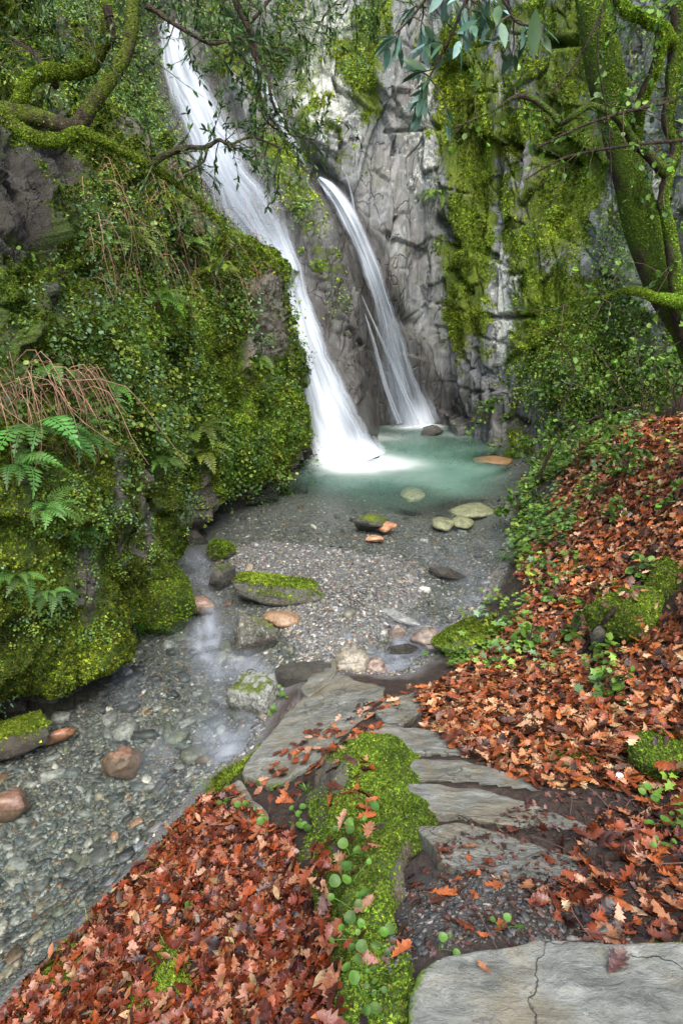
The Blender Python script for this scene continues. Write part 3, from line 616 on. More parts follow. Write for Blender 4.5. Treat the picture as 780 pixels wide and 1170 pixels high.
def ico(sub):
    import bmesh
    bm = bmesh.new(); bmesh.ops.create_icosphere(bm, subdivisions=sub, radius=1)
    V = np.array([v.co[:] for v in bm.verts]); F = np.array([[v.index for v in f.verts] for f in bm.faces]); bm.free(); return V, F
ICO = {k: ico(k) for k in (1, 2, 3, 4, 5)}
def rockshape(seed, sub=4, n=16, rough=.05, soft=.03, flat=1.):
    r = np.random.default_rng(seed); D, F = ICO[sub]
    N = r.normal(size=(abs(n), 3)); N[:, 2] *= flat
    if n < 0: N[:6] = np.array([(1, .1, .1), (-1, .15, .1), (.1, 1, -.1), (.05, -1, .2), (.06, 0, 1), (0, .1, -1)]) + r.normal(0, .08, (6, 3))
    N /= np.linalg.norm(N, axis=1, keepdims=True); h = r.uniform(.68, 1., len(N))
    if n < 0: h[:6] = .72; h[6:] = r.uniform(.9, 1.05, len(N) - 6)
    dt = np.clip(D @ N.T, 1e-3, None); rad = h[None] / dt
    rad = np.minimum(rad.min(1), 1.25)
    k = np.sort(np.concatenate([h[None] / dt, np.full((len(D), 1), 1.25)], 1), 1)[:, :2]
    rad = rad - soft * np.exp(-(k[:, 1] - k[:, 0]) / .08)
    V = D * (rad * (1 + fbm(D * 2.2 + seed, 4, seed) * rough * 2 + fbm(D * 8 + seed, 3, seed) * rough))[:, None]
    return V, F
def vnorm(V, F):
    F = quads2tris(F); n = np.cross(V[F[:, 1]] - V[F[:, 0]], V[F[:, 2]] - V[F[:, 0]]); r = np.zeros_like(V)
    for k in range(3): np.add.at(r, F[:, k], n)
    return r / (np.linalg.norm(r, axis=1, keepdims=True) + 1e-12)
def rotz(a): c, s = math.cos(a), math.sin(a); return np.array([[c, -s, 0], [s, c, 0], [0, 0, 1]])
def rotx(a): c, s = math.cos(a), math.sin(a); return np.array([[1, 0, 0], [0, c, -s], [0, s, c]])
def roty(a): c, s = math.cos(a), math.sin(a); return np.array([[c, 0, s], [0, 1, 0], [-s, 0, c]])
STONES_M = {}
def rock(name, label, px, py, z, wpx, hpx, dep=.8, yaw=0., tilt=(0, 0), seed=1, moss=0., lich=.2, wet=0., rough=.05, mat=None, sub=4, n=16, cat='rock', group=None, sink=.25, tint=None):
    c = atZ(px, py, z); d = proj(c)[2]; w = wpx * d / FPX; h = hpx * d / FPX
    V, F = rockshape(seed, sub, n, rough)
    V = V * np.array([w / 2, w / 2 * dep, h / 2]) / .92
    V = V @ (rotz(yaw) @ rotx(tilt[0]) @ roty(tilt[1])).T
    c = c + np.array([0, 0, h * (.5 - sink)]); V = V + c
    N = vnorm(V, F)
    m = moss + .35 * (N[:, 2] - .3) + fbm(V * 6, 3, seed) * .25 if moss else np.full(len(V), -.2)
    wt = np.clip(wet + np.exp(-((V[:, 2] - W - .01) / .035) ** 2), 0, 1)
    cols = {'mask': np.stack([m, np.full(len(V), lich), wt], -1)}
    if tint is not None: cols['col'] = np.array(tint)
    o = mk(name, V, F, mat or MBO, loc=(c[0], c[1], V[:, 2].min()), cols=cols, smooth=True)
    SOL.append((V, F, name)); MOSSY.append((V, F, np.clip(m - .3, 0, 1))) if moss > .3 else None
    return meta(o, label, cat, group)
MOSSY = []
S = lambda *a, **k: rock(*a, **k)
S('mossy_rock', 'long narrow moss-topped slab of rock lying across the shingle', 320, 682, -1.1, 116, 27, .34, -.12, (0, .06), seed=12, moss=.36, n=-14, sink=.12)
S('rock', 'upright dark rock leaning at the left end of the long mossy slab', 254, 672, -1.2, 30, 44, .7, .5, (.2, .35), seed=4, moss=.25, lich=0, wet=.4)
S('rock', 'small mossy rock on the shingle edge under the left bank', 251, 632, -1.15, 32, 22, .8, .2, seed=6, moss=.5)
S('rock', 'green and buff rounded boulder beside the rushing channel', 290, 733, -1.17, 50, 38, .85, .4, (.1, .2), seed=14, moss=.24, lich=.5, n=-9, rough=.08)
S('boulder', 'pale lichened boulder with moss in the water below the terrace slab', 292, 806, -1.17, 56, 50, .9, -.3, (.1, -.2), seed=23, moss=.24, lich=.75, n=-10, rough=.08)
S('rock', 'dark mossy rock on the shallow shelf of the pool', 421, 600, -1.16, 34, 19, .8, .2, seed=31, moss=.3, lich=.2)
S('rock', 'flat rust-coloured stone touching the dark mossy rock on the shelf', 440, 603, -1.17, 26, 9, .8, .2, seed=37, tint=(.42, .2, .11), mat=MST, sub=3)
S('rock', 'small orange flat stone in the shallows below the dark mossy rock', 428, 617, -1.16, 22, 7, .7, .1, seed=38, tint=(.5, .26, .15), mat=MST, sub=3)
S('rock', 'wet black rock at the foot of the narrow right waterfall', 494, 495, -1.15, 28, 11, .9, 0, seed=41, lich=0, wet=.9)
S('rock', 'yellowish rounded rock where the outlet meets the terrace slab', 398, 762, -1.12, 38, 24, .8, .2, seed=43, tint=(.22, .2, .15), mat=MST, sub=4, n=11, rough=.08)
S('rock', 'smooth rose-coloured rock half under the outlet water', 426, 764, -1.15, 36, 22, .8, -.2, seed=44, tint=(.2, .15, .12), mat=MST, sub=4, n=10, rough=.08, sink=.5)
S('rock', 'rusty pink flat rock washed by the right-hand outlet', 485, 732, -1.16, 42, 20, .7, -.3, seed=45, tint=(.2, .16, .13), mat=MST, sub=4, n=11, rough=.08, sink=.5)
S('rock', 'pale pink stone standing left of the rusty pink flat rock', 452, 727, -1.16, 18, 20, .7, .3, seed=46, tint=(.22, .17, .14), mat=MST, sub=3, n=10, sink=.45)
S('rock', 'orange-rimmed flat rock behind the buff boulder', 320, 708, -1.13, 38, 14, .7, 0, seed=47, tint=(.26, .17, .1), mat=MST, sub=3, n=10, sink=.4)
S('rock', 'small rusty rock awash in the channel left of the long mossy slab', 230, 694, -1.19, 32, 18, .8, 0, seed=48, tint=(.22, .15, .11), mat=MST, sub=3, n=11)
S('rock', 'layered grey slate stone lying on the right of the shingle', 508, 658, -1.17, 40, 10, .6, -.5, (0, .12), seed=51, wet=.2, lich=.1)
S('rock', 'thin slate plate tilted on the shingle near the pink rocks', 456, 706, -1.14, 44, 6, .35, -.6, (0, .1), seed=53, tint=(.2, .21, .2), mat=MST, sub=3)
S('rock', 'rounded brown rock just under the water near the left bank', 142, 876, -1.24, 50, 34, .85, 0, seed=55, tint=(.15, .09, .06), mat=MST, sub=4, n=40, sink=.3)
S('rock', 'broken rust-red rock at the left edge of the stream', 8, 922, -1.2, 48, 36, .8, .4, seed=57, tint=(.2, .12, .085), mat=MST, sub=4, n=13, sink=.45)
S('rock', 'rust-brown flat slate by the foot of the mossy bank', 62, 846, -1.2, 40, 14, .4, .4, seed=58, tint=(.3, .13, .07), mat=MST, sub=3)
S('rock', 'dark flat rock between the boulder and the terrace slab', 346, 772, -1.13, 60, 20, .6, .2, seed=61, wet=.7, lich=0)
S('rock', 'dark wet stone behind the rusty rocks of the outlet', 458, 748, -1.2, 40, 16, .7, .2, seed=63, wet=.9, lich=0)
for i, (x, y, w, h, l) in enumerate([(540, 580, 46, 14, 'pale yellow sunken boulder nearest the right shore of the pool'), (505, 595, 36, 12, 'pale yellow sunken boulder left of its neighbours in the pool'), (470, 562, 40, 12, 'greenish sunken boulder in the middle of the pool'), (563, 524, 42, 8, 'orange sunken rock below the mossy cliff foot'), (528, 594, 34, 10, 'flat cream sunken boulder between two others in the pool')]):
    S('sunken_boulder', l, x, y, -1.2, w, h, .8, i, seed=70 + i, tint=(.34, .33, .2) if i != 3 else (.4, .22, .11), mat=MST, sub=3, n=26, sink=.8, group='sunken boulders in the pool')
S('boulder', 'large rounded boulder cushioned in moss at the foot of the left bank', 188, 708, -1.2, 84, 96, 1.0, .5, (0, .1), seed=81, moss=.85, sub=5, n=70, sink=.22, mat=MB)
S('boulder', 'low mossy hump behind the large mossy boulder', 172, 680, -1.1, 66, 76, .9, .1, (0, .2), seed=83, moss=.85, sub=4, n=70, sink=.2, mat=MB)
S('rock', 'dark ledge of rock with moss at the lower left edge', 8, 850, -1.15, 110, 30, .5, .5, (0, -.1), seed=85, moss=.36, lich=.1, wet=.3, sub=4, n=-16, mat=MB)
S('mossy_rock', 'moss-covered rock nose jutting from the leaf bank on the right', 712, 712, -.47, 84, 52, .9, -.5, (0, -.25), seed=87, moss=.88, sub=4, n=22, sink=.3, mat=MB)
S('mossy_rock', 'long mossy root of rock running up the right edge', 768, 668, -.3, 88, 44, .7, .7, (0, -.35), seed=88, moss=.88, sub=4, n=22, sink=.35, mat=MB)
S('mossy_rock', 'mossy hummock beside the path near the right edge', 748, 866, -.42, 78, 42, .8, .3, (0, -.2), seed=89, moss=.9, sub=4, n=22, sink=.35, mat=MB)
S('rock', 'smooth dark grey stone under the mossy rock nose', 683, 733, -.56, 18, 30, .8, 0, (.2, 0), seed=90, lich=.1, wet=.3, sub=3, n=30)
S('rock', 'small white stone lying beside the path', 703, 888, -.42, 13, 11, .8, 0, seed=91, tint=(.7, .68, .66), mat=MST, sub=3)
S('rock', 'grey rock among ivy at the right shore of the stream', 528, 738, -1.05, 60, 30, .7, .6, (0, -.2), seed=92, moss=.45, lich=.3, sub=4)

# ---------- moss wall that edges the steps on the left
K = [[(404, 846, -.82), (410, 845, -.68), (424, 838, -.6), (440, 842, -.62), (452, 852, -.72)],
     [(350, 905, -.98), (392, 868, -.58), (416, 858, -.54), (455, 868, -.5), (472, 880, -.66)],
     [(340, 955, -.98), (392, 912, -.47), (424, 892, -.42), (466, 905, -.42), (482, 915, -.55)],
     [(346, 1000, -.9), (394, 955, -.4), (425, 925, -.35), (476, 935, -.33), (488, 948, -.48)],
     [(378, 1030, -.68), (386, 1000, -.34), (422, 985, -.26), (448, 985, -.24), (462, 990, -.4)],
     [(388, 1075, -.5), (394, 1050, -.24), (415, 1045, -.18), (442, 1045, -.16), (456, 1050, -.3)],
     [(392, 1130, -.4), (398, 1110, -.15), (425, 1108, -.09), (462, 1105, -.08), (478, 1110, -.24)],
     [(390, 1300, -.35), (400, 1290, -.12), (430, 1290, -.06), (470, 1280, -.06), (485, 1280, -.24)]]
P = surf(np.array([[atZ(*q) for q in r] for r in K]), 260, 120)
nn = gnorm(P, np.array([0, 0, 5.]))
P = P + nn * (fbm(P * 8, 3, 120) * .04 + (.5 - np.abs(fbm(P * 11, 3, 130))) * .04 + .04 * np.clip(fbm(P * 4, 2, 135), 0, 1))[..., None]
pq = proj(P); mo = .66 + fbm(P * 5, 3, 140) * .35 + blob(pq[..., 0], pq[..., 1], [(430, 880, 34, 30, .4), (450, 945, 40, 30, .4), (385, 970, 30, 40, .2), (380, 885, 26, 22, -.8), (358, 950, 20, 60, -.28), (410, 1100, 12, 60, .3), (465, 1000, 14, 40, -.6)])
dips = np.zeros(P.shape[:2])
mw = mk('mossy_kerb_stone', P.reshape(-1, 3), gridF(*P.shape[:2]), MB, loc=atZ(400, 1000, -.6), cols={'mask': cols3(mo, dips + .1, dips)}, smooth=True)
meta(mw, 'moss-draped stone edging along the left side of the steps', 'kerb stone')
SOL.append((P.reshape(-1, 3), quads2tris(gridF(*P.shape[:2])), 'kerb')); MOSSY.append((P.reshape(-1, 3), quads2tris(gridF(*P.shape[:2])), np.clip(mo.ravel(), 0, 1)))

# ---------- stone slabs of the path
def slab(name, label, out, thick=.09, seed=1, moss=0., rough=.006, group=None, rings=26, tilt=0, dirt=.0):
    O = np.array([atZ(*q) for q in out]); m = len(O)
    seg = 14; t = np.linspace(0, 1, seg, endpoint=False); pts = []
    for i in range(m):
        a, b = O[i], O[(i + 1) % m]; pts.append(a + (b - a) * t[:, None])
    R_ = np.concatenate(pts); n = len(R_)
    for _ in range(3): R_ = .25 * np.roll(R_, 1, 0) + .5 * R_ + .25 * np.roll(R_, -1, 0)
    c = R_.mean(0)
    e = fbm(R_ * 9 + seed, 4, seed) * .022; out_ = (R_ - c); out_[:, 2] = 0; out_ /= np.linalg.norm(out_, axis=1, keepdims=True); R_ = R_ + out_ * e[:, None]
    lev = [(1.0, -thick), (1.005, -thick * .6), (.995, -thick * .25), (1.0, -.008), (.992, -.002)] + [(s, 0) for s in np.linspace(.97, .02, rings)]
    V = []
    for k, (s, dz) in enumerate(lev):
        q = c + (R_ - c) * s; q[:, 2] += dz + (fbm(q * np.array([2, 7, 1]) + seed, 4, seed + 3) * rough * 1.6 + fbm(q * 22 + seed, 3, seed + 5) * rough * .5)
        w = (np.round(fbm(q * np.array([1.5, 6, 1]) + seed * 2, 2, seed + 8) * 3) / 3) * rough * 1.2; q[:, 2] += w
        V.append(q)
    V = np.concatenate(V); F = gridF(len(lev), n, True)
    V = np.concatenate([V, [c]]); L = (len(lev) - 1) * n; j = np.arange(n)
    F3 = np.concatenate([quads2tris(F), np.stack([L + j, L + (j + 1) % n, np.full(n, len(V) - 1)], -1)])
    rr = np.concatenate([np.repeat([l[0] for l in lev], n), [0]])
    mm = moss * np.exp(-((1 - rr) / .09) ** 2) + fbm(V * 6, 3, seed) * .15 - (.2 if not moss else 0)
    dd = dirt + .22 * sstep(.85, 1, rr)
    o = mk(name, V, F3, MSL, loc=(c[0], c[1], c[2] - thick), cols={'mask': np.stack([mm, dd, 0 * mm], -1)}, smooth=True)
    SOL.append((V, F3, name)); return meta(o, label, 'step' if name == 'stone_step' else 'slab', group)

for a, k in SLABS: slab(*a, **k)

# ================= one ray target of every solid surface
def bvh(lst):
    V = []; F = []; n = 0
    for v, f in lst:
        f = quads2tris(f); V.append(v.reshape(-1, 3)); F.append(f + n); n += len(V[-1])
    V = np.concatenate(V); F = np.concatenate(F); return BVHTree.FromPolygons(V.tolist(), F.tolist(), all_triangles=True)
GRD = [(groundP, gridF(*groundP.shape[:2]))] + [(v, f) for v, f, _ in SOL]
bG = bvh(GRD); bS = bvh(GRD[:1]); bA = bvh(GRD + [(bankP[::2, ::2], gridF(*bankP[::2, ::2].shape[:2])), (cliffP[::2, ::2], gridF(*cliffP[::2, ::2].shape[:2]))])
def drop(x, y, b=None, top=3.):
    h = (b or bG).ray_cast(Vector((x, y, top)), Vector((0, 0, -1)))
    return (None, None) if h[0] is None else (np.array(h[0]), np.array(h[1]) * (1 if h[1][2] > 0 else -1))
def hit(px, py):
    d = ray(px, py); h = bA.ray_cast(Vector(EYE), Vector(d))
    if h[0] is None: return None, None
    nn_ = np.array(h[1]); nn_ = nn_ if nn_ @ d < 0 else -nn_
    return np.array(h[0]), nn_
def drop_many(x, y, b=None):
    P_ = []; N_ = []; k = []
    for i, (a, c) in enumerate(zip(x, y)):
        p, n_ = drop(a, c, b)
        if p is not None: P_.append(p); N_.append(n_); k.append(i)
    return np.array(P_), np.array(N_), np.array(k)

# ================= shingle: flat slaty stones
def pebble_t(seed, n=8, h=.28):
    r = np.random.default_rng(seed); a = np.sort(r.uniform(0, 2 * np.pi, n)) if seed % 3 else np.linspace(0, 2 * np.pi, n, endpoint=False) + r.uniform(-.25, .25, n)
    R_ = r.uniform(.75, 1.05, n); x = np.cos(a) * R_; y = np.sin(a) * R_ * r.uniform(.45, .8)
    V = np.concatenate([np.stack([x * .93, y * .93, np.full(n, -h)], -1), np.stack([x, y, np.full(n, h * .2)], -1), np.stack([x * .84, y * .84, np.full(n, h) + r.uniform(-.08, .08, n)], -1), [[0, 0, h * 1.02]]])
    F = quads2tris(gridF(3, n, True)); j = np.arange(n)
    return V, np.concatenate([F, np.stack([2 * n + j, 2 * n + (j + 1) % n, np.full(n, 3 * n)], -1)])
PEB = [pebble_t(s, n, h) for s, n, h in [(1, 5, .16), (2, 6, .22), (3, 5, .12), (4, 6, .3), (5, 5, .1), (6, 7, .34)]]
def scol(N):
    pal = np.array([(.11, .12, .125), (.15, .15, .145), (.06, .062, .064), (.27, .27, .255), (.14, .145, .11), (.25, .21, .15), (.17, .105, .065), (.3, .17, .11), (.45, .42, .37)])
    i = rng.choice(len(pal), N, p=[.24, .22, .17, .13, .12, .05, .03, .01, .03]); return pal[i] * rng.uniform(.75, 1.25, (N, 1)), i
bg_ = Bag(); SBAG = []
def stones(N, poly, smin, smax, lift=.2, flatness=.12, zmax=W + .16, powr=2.2):
    xs = [p[0] for p in poly]; ys = [p[1] for p in poly]
    px = rng.uniform(min(xs), max(xs), N * 3); py = rng.uniform(min(ys), max(ys), N * 3); k = inpoly(px, py, poly); px = px[k][:N]; py = py[k][:N]
    g = atZ(px, py, W - .08); P_, N_, kk = drop_many(g[:, 0], g[:, 1], bS); k2 = P_[:, 2] < zmax; P_, N_ = P_[k2], N_[k2]
    s = smin + (smax - smin) * rng.uniform(0, 1, len(P_)) ** powr
    return P_, N_, s
ALLW = [(-60, 860), (60, 830), (150, 745), (225, 640), (262, 590), (345, 545), (480, 520), (600, 520), (600, 620), (565, 690), (500, 760), (470, 785), (400, 790), (330, 790), (290, 870), (240, 900), (130, 1020), (20, 1130), (-60, 1180)]
def put(P_, N_, s, bag, dim=1.):
    N = len(P_); R_ = frame_from(rand_normals(N_, N, .13), yaw=rng.uniform(0, 6.28, N)); c, _ = scol(N); c = c * dim; t_ = rng.integers(0, len(PEB), N)
    for k in range(len(PEB)):
        m = t_ == k
        if m.any(): V, F, C = inst(*PEB[k], P_[m] + N_[m] * (s[m] * .12)[:, None], R_[m], s[m], c[m]); bag.add(V, F, C)
put(*stones(34000, ALLW, .007, .026, powr=1.5), bg_)
put(*stones(7000, [(-60, 860), (-60, 1180), (-60, 1400), (-600, 1500), (-600, 1000), (-260, 960)], .01, .05), bg_)
put(*stones(9000, [(262, 590), (560, 600), (560, 690), (450, 780), (300, 760), (250, 640)], .012, .03), bg_)
meta(bg_.out('gravel', MST), 'grey slate gravel and chips of the shingle and stream bed', 'gravel', kind='stuff')
# the larger stones, each its own object
P_, N_, s_ = stones(420, ALLW, .03, .085, powr=2.2)
P2, N2, s2 = stones(330, [(-40, 900), (200, 770), (300, 800), (240, 880), (130, 1010), (-40, 1150)], .026, .055, powr=1.6)
P3, N3, s3 = stones(60, [(100, 800), (230, 690), (310, 780), (280, 850), (160, 900)], .045, .12, powr=1.5)
P_ = np.concatenate([P3, P_, P2]); N_ = np.concatenate([N3, N_, N2]); s_ = np.concatenate([s3, s_, s2])
q = proj(P_); size = s_ / q[:, 2]; vis = (q[:, 0] > 2) & (q[:, 0] < 778) & (q[:, 1] < 1168)
order = np.argsort(-size * vis); keep = order[:230]
R_ = frame_from(rand_normals(N_, len(P_), .12), yaw=rng.uniform(0, 6.28, len(P_))); C_, ci = scol(len(P_)); t_ = rng.integers(0, 6, len(P_))
CN = ['slate-blue', 'mid-grey', 'charcoal', 'pale grey', 'grey-green', 'buff', 'brown', 'rusty orange', 'whitish']
def zone(px, py):
    if py < 600: return 'on the pool floor'
    if px > 260 and py < 740 and py > 600: return 'on the shingle beach'
    if px < 160 and py < 900: return 'in the shallows under the mossy left bank'
    if py < 770: return 'in the narrow channel beside the shingle'
    if py > 960: return 'in the stream beside the lower leaf bank'
    return 'in the clear stream bend above the leaf bank'
for i in keep:
    V, F, C = inst(*PEB[t_[i]], (P_[i] + N_[i] * s_[i] * .12)[None], R_[i][None], s_[i:i + 1], C_[i:i + 1])
    o = mk('stone', V, F, MST, loc=P_[i], cols=C)
    meta(o, f"{'broad' if s_[i] > .075 else 'small'} flat {CN[ci[i]]} stone {zone(*q[i, :2])}", 'stone', 'loose slate stones ' + zone(*q[i, :2]))
rest = order[230:]; b2_ = Bag()
for k in range(6):
    m = rest[t_[rest] == k]; V, F, C = inst(*PEB[k], P_[m] + N_[m] * (s_[m] * .12)[:, None], R_[m], s_[m], C_[m]); b2_.add(V, F, C)
meta(b2_.out('pebbles', MST), 'smaller scattered slate pebbles of the stream bed', 'pebbles', kind='stuff')
# ================= fallen oak leaves
def oak_t(seed, hi=True):
    r = np.random.default_rng(seed)
    tt = [0, .1, .2, .27, .38, .46, .58, .66, .77, .85, .93, 1.] if hi else [0, .2, .3, .5, .6, .8, 1.]
    ww = [.012, .05, .17, .09, .25, .13, .3, .17, .25, .13, .12, .0] if hi else [.02, .17, .09, .3, .16, .24, 0]
    L = []; Rr = []; M_ = []
    cu = r.uniform(-1.6, 2.4); be = r.uniform(-.5, .5); tw = r.uniform(-.4, .4)
    for k, (t, w) in enumerate(zip(tt, ww)):
        wl_ = w * r.uniform(.8, 1.2); wr_ = w * r.uniform(.8, 1.2); f = .05 if k % 2 == 0 and k else 0
        zb = be * (t - .5) ** 2 + .02 * math.sin(t * 7 + seed)
        M_.append((t, 0, zb)); L.append((t + f, wl_, zb + cu * wl_ ** 2 + tw * (t - .5) * wl_ + r.uniform(-.03, .03))); Rr.append((t + f, -wr_, zb + cu * wr_ ** 2 - tw * (t - .5) * wr_ + r.uniform(-.03, .03)))
    n = len(tt); V = np.array(M_ + L + Rr + [(-.22, .0, .05 + be * .4), (-.22, .012, .05 + be * .4)]); V[:, 0] -= .45
    F = []
    for k in range(n - 1):
        a, b, c, d = k, k + 1, n + k, n + k + 1; F += [(a, b, d), (a, d, c)]
        c, d = 2 * n + k, 2 * n + k + 1; F += [(a, d, b), (a, c, d)]
    F.append((0, 3 * n + 1, 3 * n)); return V, np.array(F)
OAK = [oak_t(s) for s in range(8)]; OAKL = [oak_t(s + 20, False) for s in range(5)]
LP = np.array([(.22, .05, .016), (.36, .10, .028), (.13, .034, .015), (.36, .16, .075), (.42, .23, .14), (.075, .026, .016), (.03, .014, .01), (.5, .34, .2)])
LN = ['red-brown', 'orange-brown', 'dark russet', 'tawny', 'pale pinkish', 'dark brown', 'blackened', 'bleached buff']
def lcol(N, pr=(.22, .16, .17, .14, .08, .13, .07, .03)):
    i = rng.choice(8, N, p=np.array(pr) / sum(pr)); return LP[i] * rng.uniform(.7, 1.2, (N, 1)), i
def scatter_poly(poly, N, dens=None):
    """spread evenly over the ground inside an outline"""
    Q = atZ(np.array([p[0] for p in poly]), np.array([p[1] for p in poly]), np.array([p[2] for p in poly]))
    x = rng.uniform(Q[:, 0].min(), Q[:, 0].max(), N * 4); y = rng.uniform(Q[:, 1].min(), Q[:, 1].max(), N * 4)
    k = inpoly(x, y, [(a[0], a[1]) for a in Q]); return x[k][:N], y[k][:N]
PL = [(232, 905, -1.05), (262, 905, -.98), (300, 945, -.9), (336, 965, -.85), (336, 1010, -.8), (378, 1045, -.58), (388, 1140, -.45), (395, 1290, -.3), (60, 1290, -.8), (-40, 1200, -1.1), (40, 1118, -1.1), (140, 1015, -1.1)]
PR = [(470, 800, -.85), (520, 765, -.97), (575, 735, -.98), (600, 690, -.9), (590, 640, -1.0), (625, 590, -.8), (660, 520, -.55), (780, 470, .3), (880, 480, .5), (960, 700, .2), (960, 900, 0), (800, 880, -.35), (700, 905, -.4), (640, 905, -.42), (560, 870, -.5), (490, 835, -.66)]
PATH = [(440, 1100, -.1), (470, 990, -.25), (520, 960, -.3), (600, 910, -.4), (700, 900, -.4), (850, 920, -.2), (900, 1080, 0), (790, 1078, -.02), (500, 1085, -.05)]
PATHR = [(600, 1040, -.13), (640, 1000, -.2), (690, 930, -.36), (780, 900, -.4), (900, 930, -.2), (900, 1080, 0), (700, 1072, -.03)]
PT = [(280, 885, -.95), (330, 840, -.95), (420, 790, -.85), (470, 790, -.8), (430, 850, -.7), (360, 900, -.8), (310, 920, -.9)]
LX = []; LY = []; LH = []; LG = []
for poly, N, h, g in [(PL, 5600, .035, 'bank'), (PR, 16000, .045, 'slope'), (PATH, 90, .006, 'path'), (PATHR, 420, .015, 'pathside'), (PT, 150, .01, 'terrace'), ([(380, 900, -.6), (420, 860, -.55), (440, 1000, -.25), (410, 1280, -.1), (385, 1280, -.3), (375, 1000, -.6)], 60, .004, 'edging'), ([(540, 1090, 0), (860, 1085, 0), (860, 1300, 0), (500, 1300, 0)], 26, .002, 'slab'), ([(205, 1050, -.9), (330, 960, -.85), (395, 1200, -.35), (100, 1250, -.9)], 900, .03, 'bank')]:
    x, y = scatter_poly(poly, N); LX.append(x); LY.append(y); LH.append(rng.uniform(0, 1, len(x)) ** 1.5 * h); LG += [g] * len(x)
# the leaf drift goes on to the right, past the edge of the photograph
x = rng.uniform(.6, 6.5, 16000); y = rng.uniform(-.4, 7.5, 16000); qq = proj(np.stack([x, y, gz(x, y)], -1)); k_ = ((qq[:, 0] > 800) | (y < .7)) & (rng.uniform(0, 1, 16000) < np.clip(1.4 - .12 * np.hypot(x, y), .2, 1)); x, y = x[k_], y[k_]; LX.append(x); LY.append(y); LH.append(rng.uniform(0, .03, len(x))); LG += ['slope'] * len(x)
LX = np.concatenate(LX); LY = np.concatenate(LY); LH = np.concatenate(LH); LG = np.array(LG)
P_, N_, k = drop_many(LX, LY); LH = LH[k]; LG = LG[k]
q = proj(P_); cov = fbm(P_ * 1.7, 3, 200) * .45 + .5
bare = blob(q[:, 0], q[:, 1], [(640, 880, 40, 16, .9), (680, 760, 20, 50, .6), (720, 700, 60, 26, 1.4), (765, 660, 40, 30, 1.2), (750, 862, 42, 22, 1.4), (550, 730, 40, 20, .6), (195, 1110, 26, 50, 1.3), (150, 1140, 30, 22, .9), (80, 1095, 20, 30, .6), (262, 1075, 18, 14, .9), (120, 1050, 14, 20, .5), (650, 560, 40, 30, .3), (625, 600, 30, 70, .5), (530, 1030, 50, 30, .3), (60, 1120, 40, 30, .6), (610, 690, 20, 40, .3)])
keepm = (rng.uniform(0, 1, len(P_)) < np.clip(1.25 - bare - .25 * (1 - cov), 0, 1)) & (P_[:, 2] > W + .004)
P_, N_, LH, LG, q = P_[keepm], N_[keepm], LH[keepm], LG[keepm], q[keepm]
n_ = len(P_); C_, ci = lcol(n_); far_ = q[:, 2] > 3.6
wetter = LG == 'bank'; C_[wetter] *= np.array([.85, .68, .62]); C_[LG == 'slope'] *= np.array([1.25, 1.35, 1.2])
s_ = rng.uniform(.042, .092, n_) * np.where(LG == 'path', .95, 1)
tl = np.where(np.isin(LG, ['path', 'terrace', 'slab', 'edging']), .18, np.where(LG == 'slope', .42, .5))
nn_ = N_ + rng.normal(0, 1, (n_, 3)) * tl[:, None]; R_ = frame_from(nn_, yaw=rng.uniform(0, 6.28, n_)); t_ = rng.integers(0, 8, n_)
pos = P_ + N_ * (LH + .006)[:, None]
inn = (q[:, 0] > 6) & (q[:, 0] < 774) & (q[:, 1] < 1160) & (q[:, 1] > 0)
prio = (s_ / q[:, 2]) * inn * (.6 + LH * 12) * np.where(np.isin(LG, ['path', 'slab', 'edging']), 3, 1) * np.where(LG == 'terrace', 2, 1); ordr = np.argsort(-prio); keep = ordr[:290]
WH = {'edging': 'on the moss edging of the steps', 'slab': 'lying flat on the near grey slab', 'bank': 'deep in the leaf bank beside the stream', 'slope': 'on the leaf-covered slope right of the steps', 'path': 'on the muddy tread of the steps', 'pathside': 'in the drift right of the path', 'terrace': 'on the terrace slab by the stream'}
for i in keep:
    V, F, C = inst(*OAK[t_[i]], pos[i][None], R_[i][None], s_[i:i + 1], C_[i:i + 1])
    o = mk('oak_leaf', V, F, MLT, loc=pos[i], cols=C)
    px_, py_ = q[i, :2]
    side = ([', near', ', stream side', ', by moss', ', above'] if LG[i] not in ('edging', 'slab') else ['', '', '', ''])[(0 if py_ > 1030 else 2 if 330 < px_ < 520 else 1 if px_ < 300 else 3)]
    meta(o, f"{LN[ci[i]]} fallen oak leaf {WH[LG[i]]}{side}", 'leaf', 'fallen oak leaves ' + WH[LG[i]])
rest = ordr[290:]; b_ = Bag()
for k in range(8):
    m = rest[(t_[rest] == k) & ~far_[rest]]
    if len(m): V, F, C = inst(*OAK[k], pos[m], R_[m], s_[m], C_[m]); b_.add(V, F, C)
    m = rest[(t_[rest] == k) & far_[rest]]
    if len(m): V, F, C = inst(*OAKL[k % 5], pos[m], R_[m], s_[m], C_[m]); b_.add(V, F, C)
x, y = scatter_poly(PR, 1500); x2, y2 = scatter_poly(PL, 700); pp, pn, _ = drop_many(np.r_[x, x2], np.r_[y, y2]); k_ = pp[:, 2] > W; pp, pn = pp[k_], pn[k_]; n2 = len(pp)
OV = (np.array([(0, 0, .0), (.25, .17, .04), (.6, .2, .03), (1, 0, .1), (.6, -.2, .05), (.25, -.17, .06), (.5, 0, -.04)]), np.array([(6, 0, 5), (6, 5, 4), (6, 4, 3), (6, 3, 2), (6, 2, 1), (6, 1, 0)]))
